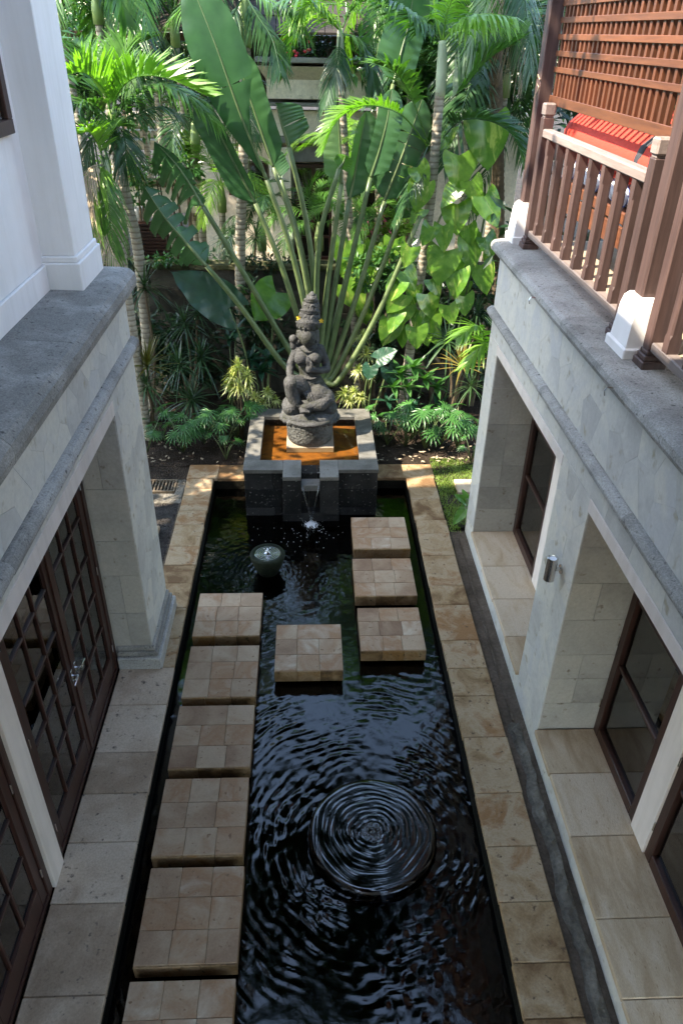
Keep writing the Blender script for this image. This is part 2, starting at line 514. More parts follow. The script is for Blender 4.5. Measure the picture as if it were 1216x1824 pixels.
def voronoi_stones(u0, u1, v0, v1, size, seed, stretch=1.0):
    """irregular close-fitting stones filling a rectangle: list of (u, v) polygons"""
    rng = random.Random(seed)
    nx = max(1, round((u1-u0)/(size*stretch))); ny = max(1, round((v1-v0)/size))
    seeds = []
    for i in range(nx):
        for j in range(ny):
            seeds.append((u0+(i+.5+.5*(j % 2-.5)*.8+rng.uniform(-.3, .3))*(u1-u0)/nx, v0+(j+.5+rng.uniform(-.33, .33))*(v1-v0)/ny))
    out = []
    for a in seeds:
        poly = [(u0, v0), (u1, v0), (u1, v1), (u0, v1)]
        for b in seeds:
            if b is a: continue
            mx, my = (a[0]+b[0])/2, (a[1]+b[1])/2
            dx, dy = b[0]-a[0], b[1]-a[1]
            if dx*dx+dy*dy > (size*3.2*stretch)**2: continue
            new = []
            for i in range(len(poly)):
                p, q = poly[i], poly[(i+1) % len(poly)]
                dp = (p[0]-mx)*dx+(p[1]-my)*dy; dq = (q[0]-mx)*dx+(q[1]-my)*dy
                if dp <= 0: new.append(p)
                if dp*dq < 0:
                    t = dp/(dp-dq)
                    new.append((p[0]+(q[0]-p[0])*t, p[1]+(q[1]-p[1])*t))
            poly = new
            if len(poly) < 3: break
        if len(poly) >= 3: out.append(poly)
    return out

def clad_face(parent, axis, plane, direc, u0, u1, v0, v1, size, seed, mat='clad', stretch=1.0, gap=.0009, thick=.008, name='cladding_stone'):
    """cladding stones on a wall face; axis 'x': u = y, v = z; axis 'y': u = x, v = z"""
    for k, poly in enumerate(voronoi_stones(u0, u1, v0, v1, size, seed, stretch)):
        cx = sum(p[0] for p in poly)/len(poly); cy = sum(p[1] for p in poly)/len(poly)
        rad = max(.02, max(math.hypot(p[0]-cx, p[1]-cy) for p in poly))
        s0, s1 = 1-gap/rad, 1-(gap+.0014)/rad
        th = thick+random.uniform(-.0007, .0007)
        vs_ = []
        for s_, d in ((s0, 0), (s0, th-.002), (s1, th)):
            for p in poly:
                u, v = cx+(p[0]-cx)*s_, cy+(p[1]-cy)*s_
                vs_.append((plane+direc*d, u, v) if axis == 'x' else (u, plane+direc*d, v))
        n = len(poly)
        fs_ = [tuple(range(2*n, 3*n))]
        for r in range(2):
            fs_ += [(r*n+i, r*n+(i+1) % n, (r+1)*n+(i+1) % n, (r+1)*n+i) for i in range(n)]
        MB().add(vs_, fs_).build(name, mat, parent)

# =================================================================== SETTING
WZ = -0.2                                   # pond level
PX0, PX1, PY0, PY1 = -1.55, 1.54, -1.0, 10.3
def sheet(mb, x0, x1, y0, y1, z):
    return mb.add([(x0, y0, z), (x1, y0, z), (x1, y1, z), (x0, y1, z)], [(0, 1, 2, 3)])
g = MB()
for a in ((-90, PX0-.2, -60, 120), (PX1+.2, 90, -60, 120), (PX0-.2, PX1+.2, -60, PY0-.2), (PX0-.2, PX1+.2, PY1+.2, 120)):
    sheet(g, *a, -.09)
structure(g.build('ground', 'soil'))
# garden bed soil, lumpy
gx, gy = 64, 46
bed = MB()
rs = random.Random(3)
for j in range(gy+1):
    for i in range(gx+1):
        x = -4.2+8.4*i/gx; y = 10.72+2.75*j/gy
        bed.v.append((x, y, -.03+.09*min(1, j/gy*2)+rs.uniform(-.022, .022)+.02*math.sin(x*5)*math.cos(y*4)))
for j in range(gy):
    for i in range(gx):
        bed.f.append((j*(gx+1)+i, j*(gx+1)+i+1, (j+1)*(gx+1)+i+1, (j+1)*(gx+1)+i))
structure(bed.build('garden_bed', 'soil', smooth=True))
structure(sheet(MB(), -6, -1.98, 10.3, 10.75, -.035).build('garden_bed', 'soil'))
# raised ground behind the garden wall
structure(sheet(MB(), -30, 30, 13.75, 80, 1.55).build('rear_ground', 'soil'))
# gravel strip by the pond on the left
structure(sheet(MB(), -6, -1.97, 7.0, 10.3, -.07).build('gravel_strip', 'gravel'))
gr = MB(); rg = random.Random(5)
for k in range(1500):
    x = rg.uniform(-2.75, -1.97); y = rg.uniform(7.2, 9.75); s_ = rg.uniform(.008, .022)
    if -2.9 < x < -2.17 and 8.15 < y < 8.98: continue
    zz = -.07
    q = [(x-s_, y, zz), (x, y-s_, zz), (x+s_, y+rg.uniform(-.3, .3)*s_, zz), (x, y+s_, zz), (x+s_*.2, y, zz+s_*.8)]
    gr.add(q, [(0, 1, 4), (1, 2, 4), (2, 3, 4), (3, 0, 4)])
stuff(gr.build('gravel', 'gravel'))
# pond shell
shell = structure(MB().box(PX0-.1, PX1+.1, PY0-.1, PY1+.1, -1.05, -.95).build('pond_floor', 'poolfloor'))
for a in ((PX0-.13, PX0+.02, PY0, PY1), (PX1-.02, PX1+.13, PY0, PY1), (PX0+.02, PX1-.02, PY1-.02, PY1+.14), (PX0+.02, PX1-.02, PY0-.13, PY0)):
    structure(MB().box(*a, -.95, -.062).build('pond_wall', 'poolwall'))

# pond water: a rippled surface
MILL = (.54, 4.07, .57); POT = (-.585, 8.1, .22); FALL = (.0, 9.24)
nx, ny = 208, 700
X, Y = np.meshgrid(np.linspace(PX0+.021, PX1-.021, nx), np.linspace(PY0+.01, PY1-.021, ny))
rngn = np.random.default_rng(4)
Z = np.zeros_like(X)
wx = X.copy(); wy = Y.copy()
for k in range(14):
    an = rngn.uniform(0, 6.28); lam = rngn.uniform(.35, .9); ph = rngn.uniform(0, 6.28)
    wx += .006*np.sin((X*math.cos(an)+Y*math.sin(an))*6.28/lam+ph)
    wy += .006*np.cos((X*math.sin(an)-Y*math.cos(an))*6.28/lam+ph*1.7)
def rings(cx, cy, r0, lam, amp, dec, reach):
    r = np.hypot(wx-cx, wy-cy)
    th = np.arctan2(wy-cy, wx-cx)
    mod = .5+.5*np.sin(th*13+4*np.sin(r*7))*np.sin(r*17+th*5)+.35*np.sin(th*29-r*23)
    a = amp*np.exp(-np.maximum(0, r-r0)/dec)*np.clip((reach-r)/.6, 0, 1)
    return a*mod*(np.sin((r-r0)*6.28/lam)+.45*np.sin((r-r0)*6.28/(lam*.56)+1.3+th*2))
patch = np.zeros_like(X)
for k in range(9):
    an = rngn.uniform(0, 6.28); lam = rngn.uniform(.5, 1.6); ph = rngn.uniform(0, 6.28)
    patch += np.sin((X*math.cos(an)+Y*math.sin(an))*6.28/lam+ph)
patch = np.clip(.5+patch/5.5, .08, 1.25)
Z += rings(MILL[0], MILL[1], MILL[2], .092, .0066, 1.0, 4.5)*patch
Z += rings(POT[0], POT[1], POT[2], .075, .0020, .45, 2.0)
Z += rings(FALL[0], FALL[1], .03, .07, .0020, .45, 2.0)
chop = .35+1.0*np.exp(-np.maximum(0, np.hypot(X-MILL[0], Y-MILL[1])-.5)/1.1)+.5*np.exp(-np.hypot(X-POT[0], Y-POT[1])/.5)
for k in range(60):
    an = rngn.uniform(0, 6.28); lam = rngn.uniform(.055, .2); ph = rngn.uniform(0, 6.28)
    Z += .00024*(.3+.9*patch)*chop*(lam/.12)*np.sin((wx*math.cos(an)+wy*math.sin(an))*6.28/lam+ph)
wv = np.stack([X.ravel(), Y.ravel(), Z.ravel()], 1)
ii = np.arange(nx*ny).reshape(ny, nx)
wf = np.stack([ii[:-1, :-1], ii[:-1, 1:], ii[1:, 1:], ii[1:, :-1]], -1).reshape(-1, 4)
me = bpy.data.meshes.new('pond_water')
me.from_pydata(wv.tolist(), [], wf.tolist())
me.materials.append(MT['water'])
me.polygons.foreach_set('use_smooth', [True]*len(me.polygons))
o = bpy.data.objects.new('pond_water', me); COL.objects.link(o); o.location = (0, 0, WZ)
structure(o)

# coping slabs: pieces of the pond edge
def slab_run(parent, name, mat, x0, x1, y0, y1, lens, z0, z1, seed, along='y', ov=0.0):
    rg = random.Random(seed)
    p = y0
    while p < y1-1e-4:
        L = rg.uniform(*lens)
        if y1-(p+L) < lens[0]*.6: L = y1-p
        q = min(y1, p+L)
        dz = rg.uniform(-.003, .003); dx = rg.uniform(-.006, .006)
        b = MB()
        if along == 'y': b.box(x0+dx, x1+dx, p+.002, q-.002, z0, z1+dz, .007)
        else: b.box(p+.002, q-.002, x0+dx, x1+dx, z0, z1+dz, .007)
        b.build(name, mat, parent)
        p = q
cop = structure(bpy.data.objects.new('pond_coping', None)); COL.objects.link(cop)
slab_run(cop, 'coping_slab', 'coping', 1.53, 1.975, PY0, 10.28, (.32, .66), -.06, 0, 11)
slab_run(cop, 'coping_slab', 'coping', -1.955, -1.54, 7.12, 10.28, (.34, .66), -.06, 0, 12)
slab_run(cop, 'coping_slab', 'coping', 10.285, 10.72, -1.97, -.99, (.45, .6), -.06, 0, 13, 'x')
slab_run(cop, 'coping_slab', 'coping', 10.285, 10.72, 1.02, 1.99, (.45, .6), -.06, 0, 14, 'x')
walk = structure(bpy.data.objects.new('walkway', None)); COL.objects.link(walk)
slab_run(walk, 'paving_slab', 'walk', -2.14, -1.54, PY0, 6.1, (.28, .8), -.06, 0, 15)
slab_run(walk, 'paving_slab', 'coping', -1.70, -1.54, 6.1, 7.12, (.4, .6), -.06, 0, 16)
structure(MB().box(PX0-.45, PX0-.13, PY0, 10.72, -.3, -.064).build('coping_bed', 'channel'))
structure(MB().box(PX1+.13, PX1+.42, PY0, 10.72, -.3, -.064).build('coping_bed', 'channel'))
# slot between right coping and the wall
structure(MB().box(1.985, 2.235, -1, 8.86, -.3, -.075).build('drain_channel', 'channel'))
structure(MB().box(2.095, 2.12, 5.3, 8.8, -.074, -.052, .006).build('channel_ridge', 'channel'))
cl = MB(); rc = random.Random(9); NY = 90
for j in range(NY+1):
    y = -1+6.25*j/NY
    a = 2.06+rc.uniform(-.012, .012)+.02*math.sin(y*7)
    for (x, z) in ((a, -.074), (a+.03, -.035+rc.uniform(-.015, .015)), (a+.09, -.03+rc.uniform(-.02, .02)), (2.15+rc.uniform(-.012, .012), -.035+rc.uniform(-.02, .01)), (2.175, -.074)):
        cl.v.append((x, y, z))
for j in range(NY):
    for i in range(4):
        cl.f.append((j*5+i, j*5+i+1, j*5+6+i, j*5+5+i))
structure(cl.build('channel_mortar', 'concrete'))

# lawn
structure(sheet(MB(), 2.0, 3.6, 8.9, 10.72, -.03).build('lawn_soil', 'soil'))
gb = MB(); rg = random.Random(21)
for k in range(16000):
    x = rg.uniform(2.0, 3.3); y = rg.uniform(8.75, 10.95)
    if 2.3 < x < 3.1 and 9.75 < y < 10.2: continue
    if y < 8.95 and x > 2.16: continue
    if math.sin(x*9+1)*math.sin(y*7)+rg.uniform(-.7, .7) < -.55: continue
    h = rg.uniform(.015, .045); an = rg.uniform(0, 6.28); wd = .006
    dx, dy = math.cos(an), math.sin(an); bx, by = rg.uniform(-.03, .03), rg.uniform(-.03, .03)
    gb.add([(x-dx*wd, y-dy*wd, -.03), (x+dx*wd, y+dy*wd, -.03), (x+bx, y+by, -.03+h)], [(0, 1, 2)])
stuff(gb.build('grass', 'grass', fixn=False))
t = MB().box(2.28, 3.1, 9.78, 10.18, -.03, .03, .01).build('paving_slab', 'sill')
tag(t, 'pale square stone slab lying in the lawn beside the right wall', 'paving slab')
t = MB().box(-2.95, -2.17, 8.2, 8.95, -.07, .0, .01).build('paving_slab', 'sill')
tag(t, 'tan stone slab in dark gravel behind the left pillar', 'paving slab')
# drain grate
gr_ = thing('drain_grate', 'rusty iron drain grate set in the ground left of the pond', 'drain grate', (-2.37, 10.1, -.06))
f = MB().box(-2.62, -2.14, 9.92, 9.95, -.06, -.02).box(-2.62, -2.14, 10.26, 10.29, -.06, -.02).box(-2.65, -2.62, 9.92, 10.29, -.06, -.02).box(-2.14, -2.11, 9.92, 10.29, -.06, -.02)
f.build('frame', 'iron', gr_)
for k in range(9):
    MB().box(-2.605+k*.053, -2.585+k*.053, 9.952, 10.258, -.055, -.03).build('bar', 'iron', gr_)
structure(MB().box(-2.1, -1.97, 9.75, 10.3, -.08, -.03, .006).build('concrete_apron', 'concrete'))
structure(MB().box(-3.2, -1.97, 9.62, 9.9, -.08, -.045, .006).build('concrete_apron', 'concrete'))

# =================================================================== LEFT BUILDING
LX, LE = -1.76, 7.1
lb = thing('villa', 'left villa with french doors, grey stone ledge and white upper wall', 'building', (-3.5, 4, 0))
def left_parts():
    Y0 = -2.0
    MB().box(-2.3, LX, 6.14, LE, 0.0, 3.9).build('pillar', 'joint', lb)
    clad_face(lb, 'x', LX, 1, 6.142, LE, .3, 3.08, .30, 31)
    # reveal blocks on the side of the pillar
    z = .3
    rg = random.Random(4)
    while z < 3.05:
        h = min(rg.uniform(.42, .62), 3.08-z)
        if 3.08-(z+h) < .2: h = 3.08-z
        for (a, b) in ((-2.14, -1.97), (-1.97, LX)) if rg.random() < .4 else ((-2.14, LX),):
            MB().box(a+.002, b-.002, 6.128, 6.1395, z+.0015, z+h-.0015, .002).build('stone_block', 'reveal', lb)
        z += h
    # plinth
    MB().box(-2.139, LX+.10, 6.06, LE+.06, 0.0, .17, .012).build('plinth', 'lava', lb)
    MB().box(-2.138, LX+.065, 6.09, LE+.04, .17, .235, .012).build('plinth', 'lava', lb)
    MB().box(-2.137, LX+.035, 6.11, LE+.02, .235, .30, .012).build('plinth', 'lava', lb)
    # fascia over the opening
    MB().box(-2.3, LX, Y0, 6.139, 3.2, 3.9).build('fascia', 'joint', lb)
    clad_face(lb, 'x', LX, 1, 0.6, LE, 3.46, 3.88, .26, 32, stretch=1.15)
    clad_face(lb, 'x', LX, 1, 0.6, 6.14, 3.225, 3.33, .16, 33, stretch=2.4)
    clad_face(lb, 'x', LX, 1, 6.142, LE, 3.082, 3.33, .25, 34)
    MB().box(-2.0, LX+.012, Y0, 6.136, 3.08, 3.222, .004).build('lintel', 'cream', lb)
    # roll moulding
    mp = []
    for k in range(10):
        a = -math.pi/2+math.pi*k/9
        mp.append((LX+.005+.075*math.cos(a), 3.395+.062*math.sin(a)))
    mb = MB(); y = Y0
    rg = random.Random(6)
    while y < LE+.03:
        q = min(LE+.04, y+rg.uniform(.5, .8))
        MB().prism_y([(x+rg.uniform(-.003, .003), z+rg.uniform(-.003, .003)) for x, z in mp]+[(LX+.001, 3.457), (LX+.001, 3.333)][:0], y+.001, q-.001).build('moulding', 'lava', lb)
        y = q
    # ledge slabs, rounded lip
    y = Y0
    while y < LE+.1:
        q = min(LE+.12, y+rg.uniform(1.1, 1.6))
        if LE+.12-q < .3: q = LE+.12
        top = 4.1
        pr = [(-2.3, 3.90), (LX+.06, 3.90), (LX+.105, 3.93), (LX+.115, 3.985), (LX+.105, 4.045), (LX+.065, 4.085), (LX+.0, 4.1), (-2.3, 4.115)]
        MB().prism_y([(x, z+rg.uniform(-.002, .002)) for x, z in pr], y+.0015, q-.0015).build('ledge_slab', 'lava', lb)
        y = q
    # soffit, end wall
    MB().box(-9.3, -2.3, Y0, LE-.301, 3.3, 4.09).build('floor_slab', 'joint', lb)
    MB().box(-9.5, -2.3, LE-.3, LE-.02, 0, 4.09).build('end_wall', 'joint', lb)
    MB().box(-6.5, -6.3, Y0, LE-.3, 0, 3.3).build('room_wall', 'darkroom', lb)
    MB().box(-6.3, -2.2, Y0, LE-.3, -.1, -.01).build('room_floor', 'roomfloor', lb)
    MB().box(-2.3, -2.205, Y0, 6.14, 2.8, 3.2).build('transom', 'cream', lb)
    # upper floor: white wall, column with stepped base
    MB().box(-2.5, -2.235, Y0, 6.9, 4.1, 8.8).build('upper_wall', 'white', lb)
    MB().box(-2.23, -2.20, Y0, 6.42, 4.11, 4.32, .006).build('skirting', 'white', lb)
    MB().box(-2.4, -1.965, 6.48, 7.12, 4.38, 8.8, .006).build('column', 'white', lb)
    MB().box(-2.4, -1.925, 6.43, 7.16, 4.09, 4.33, .008).build('column_base', 'white', lb)
    MB().box(-2.4, -1.945, 6.455, 7.14, 4.33, 4.38, .008).build('column_base', 'white', lb)
    MB().box(-9.5, -2.5, 6.7, 6.9, 4.1, 8.8).build('upper_wall', 'white', lb)
    MB().box(-9.5, -9.3, Y0, 6.7, -.09, 8.8).build('upper_wall', 'white', lb)
    wf_ = MB().box(-2.26, -2.19, 4.9, 6.3, 5.32, 5.42, .006).box(-2.26, -2.19, 6.2, 6.3, 5.42, 7.2, .006).build('window', 'door', lb)
    MB().box(-2.225, -2.215, 4.9, 6.2, 5.42, 7.2).build('pane', 'glass', wf_)
    MB().box(-9.5, -1.6, Y0, 7.5, 8.8, 9.0).build('roof_eave', 'eave', lb)  # unseen eave, extended so its shadow covers the courtyard
    MB().prism_y([(-9.6, 9.0), (-1.6, 9.0), (-4.6, 10.4)], Y0, 7.55).build('roof', 'shingle', lb)
left_parts()

def french_doors(parent, y0, y1):
    """two glazed leaves in a timber frame, standing in the plane x = -2.15"""
    XF, H = -2.15, 2.78
    fr = MB().box(XF-.1, XF, y0, y0+.08, 0, H, .006).box(XF-.1, XF, y1-.08, y1, 0, H, .006).box(XF-.1, XF, y0+.081, y1-.081, H-.09, H, .004)
    fr.box(XF-.1, XF, y0+.081, y1-.081, 0.001, .05, .004)
    fr.build('door_frame', 'door', parent)
    mid = (y0+y1)/2
    for (a, b, sgn) in ((y0+.083, mid-.002, 1), (mid+.002, y1-.083, -1)):
        leaf = MB()
        xa, xb = XF-.062, XF-.014
        leaf.box(xa, xb, a, a+.105, .055, H-.095, .005).box(xa, xb, b-.105, b, .055, H-.095, .005)
        leaf.box(xa, xb, a+.106, b-.106, .055, .30, .005).box(xa, xb, a+.106, b-.106, H-.2, H-.095, .005)
        lf = leaf.build('door', 'door', parent)
        ya, yb, za, zb = a+.106, b-.106, .302, H-.202
        for c in (1, 2):
            yc = ya+(yb-ya)*c/3
            MB().box(xa+.006, xb-.004, yc-.014, yc+.014, za, zb, .004).build('muntin', 'door', lf)
        for r in range(1, 5):
            zc = za+(zb-za)*r/5
            for c in range(3):
                MB().box(xa+.007, xb-.005, ya+(yb-ya)*c/3+.0145, ya+(yb-ya)*(c+1)/3-.0145, zc-.014, zc+.014, .003).build('muntin', 'doory', lf)
        for r in range(5):
            for c in range(3):
                MB().box(xa+.02, xa+.026, ya+(yb-ya)*c/3+.012, ya+(yb-ya)*(c+1)/3-.012, za+(zb-za)*r/5+.012, za+(zb-za)*(r+1)/5-.012).build('pane', 'glass', lf)
        hy = b-.05 if sgn > 0 else a+.05
        hz = 1.08
        h = MB().box(xb, xb+.008, hy-.02, hy+.02, hz-.09, hz+.06, .003)
        h.tube([(xb, hy, hz), (xb+.055, hy, hz), (xb+.058, hy-sgn*.03, hz), (xb+.056, hy-sgn*.12, hz-.01)], .011, 8)
        h.tube([(xb, hy, hz-.06), (xb+.03, hy, hz-.06)], .016, 10)
        h.build('handle', 'chrome', lf, smooth=False)
        ey = a-.001 if sgn > 0 else b+.001
        for hz in (.35, 1.4, 2.4):
            MB().tube([(xb+.008, ey, hz-.05), (xb+.008, ey, hz+.05)], .009, 8).build('hinge', 'chrome', lf)
    # closing strip in the middle
    MB().box(XF-.0138, XF-.001, mid-.028, mid+.024, .06, H-.1, .004).build('astragal', 'door', parent)
french_doors(lb, 3.80, 6.125)
french_doors(lb, 1.22, 3.56)
MB().box(-2.2, -2.125, 3.563, 3.797, 0.001, 3.2, .004).build('door_post', 'cream', lb)
MB().box(-2.2, -2.125, .98, 1.217, 0.001, 3.2, .004).build('door_post', 'cream', lb)
# shutter glimpsed inside
for k in range(16):
    MB().box(-3.9, -3.86, 4.3, 5.5, 1.0+k*.085, 1.04+k*.085).build('louvre', 'white', lb)

# =================================================================== RIGHT BUILDING
RX, RE = 2.24, 8.86
rb = thing('villa', 'right villa with deep window recesses, stone ledge and timber balcony', 'building', (4, 4, 0))
def right_parts():
    Y0 = -2.0
    rg = random.Random(8)
    for (a, b, s) in ((8.42, RE, 41), (4.95, 5.72, 42)):
        MB().box(RX, 2.9, a, b, -.08, 3.87).build('pillar', 'joint', rb)
        clad_face(rb, 'x', RX, -1, a, b, -.07 if b > 7 else -.07, 2.90, .30, s)
        z = .23
        while z < 2.9:
            h = min(rg.uniform(.3, .6), 2.9-z)
            if 2.9-(z+h) < .15: h = 2.9-z
            for (p, q) in ((RX, 2.5), (2.5, 2.86)) if rg.random() < .5 else ((RX, 2.86),):
                MB().box(p+.0015, q-.0015, a-.012, a-.0005, z+.0015, z+h-.0015, .002).build('stone_block', 'reveal', rb)
            z += h
    # low wall under the sills and sill slabs
    for (a, b, s) in ((5.722, 8.418, 43), (Y0, 4.948, 44)):
        MB().box(RX, 2.9, a, b, -.08, .17).build('sill_wall', 'joint', rb)
        clad_face(rb, 'x', RX, -1, max(a, 0), b, -.07, .168, .24, s, stretch=1.6)
        e = b-(.002 if b > 5 else .01)
        slab_run(rb, 'sill_slab', 'sill', RX-.035, 2.87, a+.002, e, (.55, .8), .17, .225, s)
    # fascia, lintels, moulding
    MB().box(RX, 2.9, Y0, 8.42, 2.93, 3.87).build('fascia', 'joint', rb)
    clad_face(rb, 'x', RX, -1, .8, RE, 3.23, 3.86, .29, 45, stretch=1.1)
    clad_face(rb, 'x', RX, -1, .8, RE, 2.905, 3.11, .22, 46, stretch=2.2)
    MB().box(RX-.014, 2.5, 5.705, 8.44, 2.785, 2.9, .004).build('lintel', 'cream', rb)
    MB().box(RX-.014, 2.5, Y0, 4.965, 2.785, 2.9, .004).build('lintel', 'cream', rb)
    MB().box(2.5, 2.9, 5.722, 8.418, 2.87, 2.928).build('soffit', 'cream', rb)
    MB().box(2.5, 2.9, Y0, 4.948, 2.87, 2.928).build('soffit', 'cream', rb)
    mp = []
    for k in range(10):
        a = -math.pi/2+math.pi*k/9
        mp.append((RX-.005-.075*math.cos(a), 3.17+.058*math.sin(a)))
    y = Y0
    while y < RE+.02:
        q = min(RE+.05, y+rg.uniform(.5, .9))
        MB().prism_y([(x+rg.uniform(-.003, .003), z+rg.uniform(-.003, .003)) for x, z in mp], y+.001, q-.001).build('moulding', 'lava', rb)
        y = q
    y = Y0
    while y < RE+.1:
        q = min(RE+.12, y+rg.uniform(1.0, 1.6))
        if RE+.12-q < .3: q = RE+.12
        pr = [(2.75, 3.87), (RX-.06, 3.87), (RX-.10, 3.885), (RX-.115, 3.925), (RX-.105, 3.965), (RX-.07, 3.99), (RX+.0, 4.0), (2.75, 4.01)]
        MB().prism_y([(x, z+rg.uniform(-.002, .002)) for x, z in pr], y+.0015, q-.0015).build('ledge_slab', 'lava', rb)
        y = q
    MB().box(2.75, 6.5, Y0, RE, 3.6, 4.005).build('floor_slab', 'plinth', rb)
    MB().box(2.9, 6.5, RE-.3, RE-.02, -.08, 3.6).build('end_wall', 'joint', rb)
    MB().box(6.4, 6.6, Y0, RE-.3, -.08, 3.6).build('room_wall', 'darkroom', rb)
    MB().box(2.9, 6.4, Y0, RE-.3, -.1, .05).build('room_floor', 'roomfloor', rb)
    MB().box(4.6, 4.8, Y0, 9.3, 4.0, 7.4).build('upper_wall', 'farcream', rb)
    MB().box(2.2, 7, Y0, 9.7, 7.4, 7.55).build('roof_eave', 'eave', rb)
    MB().prism_y([(2.15, 7.55), (7.2, 7.55), (4.6, 8.9)], Y0, 9.8).build('roof', 'shingle', rb)
right_parts()

def tall_window(parent, y0, y1):
    """timber casement with three panes and a louvred blind behind the glass"""
    X0, Z0, Z1 = 2.785, .226, 2.6
    w = MB().box(X0, X0+.09, y0, y0+.1, Z0, Z1, .006).box(X0, X0+.09, y1-.1, y1, Z0, Z1, .006)
    w.box(X0, X0+.09, y0+.101, y1-.101, Z0, Z0+.12, .006).box(X0, X0+.09, y0+.101, y1-.101, Z1-.1, Z1, .006)
    w = w.build('window', 'door', parent)
    zs = (Z0+.121, Z0+.95, Z0+1.72, Z1-.101)
    for k in (1, 2):
        MB().box(X0+.012, X0+.07, y0+.101, y1-.101, zs[k]-.02, zs[k]+.02, .005).build('glazing_bar', 'doory', w)
    for k in range(3):
        MB().box(X0+.04, X0+.046, y0+.09, y1-.09, zs[k]+(.02 if k else -.01), zs[k+1]-(.02 if k < 2 else -.01)).build('pane', 'glass', w)
    n = 15
    for k in range(n):
        yy = y0+.14+(y1-y0-.28)*k/(n-1)
        MB().add([(X0+.15, yy-.018, Z0+.2), (X0+.19, yy+.018, Z0+.2), (X0+.19, yy+.018, Z1-.25), (X0+.15, yy-.018, Z1-.25),
                  (X0+.155, yy-.022, Z0+.2), (X0+.195, yy+.014, Z0+.2), (X0+.195, yy+.014, Z1-.25), (X0+.155, yy-.022, Z1-.25)],
                 [(0, 1, 2, 3), (4, 7, 6, 5), (0, 4, 5, 1), (3, 2, 6, 7), (0, 3, 7, 4), (1, 5, 6, 2)]).build('blind_slat', 'blind', w)
    for hz in (.6, 1.4, 2.2):
        MB().tube([(X0-.006, y0+.006 if y1 > 7.5 else y1-.006, hz-.05), (X0-.006, y0+.006 if y1 > 7.5 else y1-.006, hz+.05)], .009, 8).build('hinge', 'chrome', w)
    MB().box(X0+.01, X0+.09, y0, y1, Z1, 2.87).build('window_head', 'cream', parent)
for (a, b) in ((7.30, 8.40), (5.94, 7.05), (3.87, 4.93), (2.40, 3.60)):
    tall_window(rb, a, b)
for (a, b) in ((7.052, 7.298), (5.722, 5.938), (3.602, 3.868), (2.13, 2.398)):
    MB().box(2.77, 2.89, a, b, .226, 2.87, .004).build('window_post', 'cream', rb)
for (yy, zz) in ((6.9, 3.925), (4.78, 3.93)):
    MB().tube([(RX-.112, yy, zz), (RX-.16, yy, zz+.005), (RX-.175, yy, zz-.02), (RX-.165, yy, zz-.055)], .006, 6).build('hook', 'chrome', rb)

# wall lamp
wl = thing('wall_lamp', 'chrome cylinder wall lamp on the grey pillar between the two right windows', 'wall lamp', (RX-.008, 5.22, 2.0))
MB().tube([(RX-.009, 5.22, 2.0), (RX-.022, 5.22, 2.0)], .045, 20).build('mount', 'chrome', wl, smooth=False)
MB().tube([(RX-.022, 5.22, 2.0), (RX-.06, 5.22, 2.0)], .018, 12).build('arm', 'chrome', wl)
bd = MB().tube([(RX-.105, 5.22, 1.885), (RX-.105, 5.22, 2.115)], .048, 24).build('lamp_body', 'chrome', wl)
MB().lathe([(.049, 2.116), (.05, 2.124), (.043, 2.126), (.04, 2.118)], RX-.105, 5.22, 20).build('rim', 'chrome', bd)
MB().lathe([(.038, 2.1165), (.03, 2.1185), (.01, 2.119)], RX-.105, 5.22, 16).build('lens', 'whitecloth', bd)

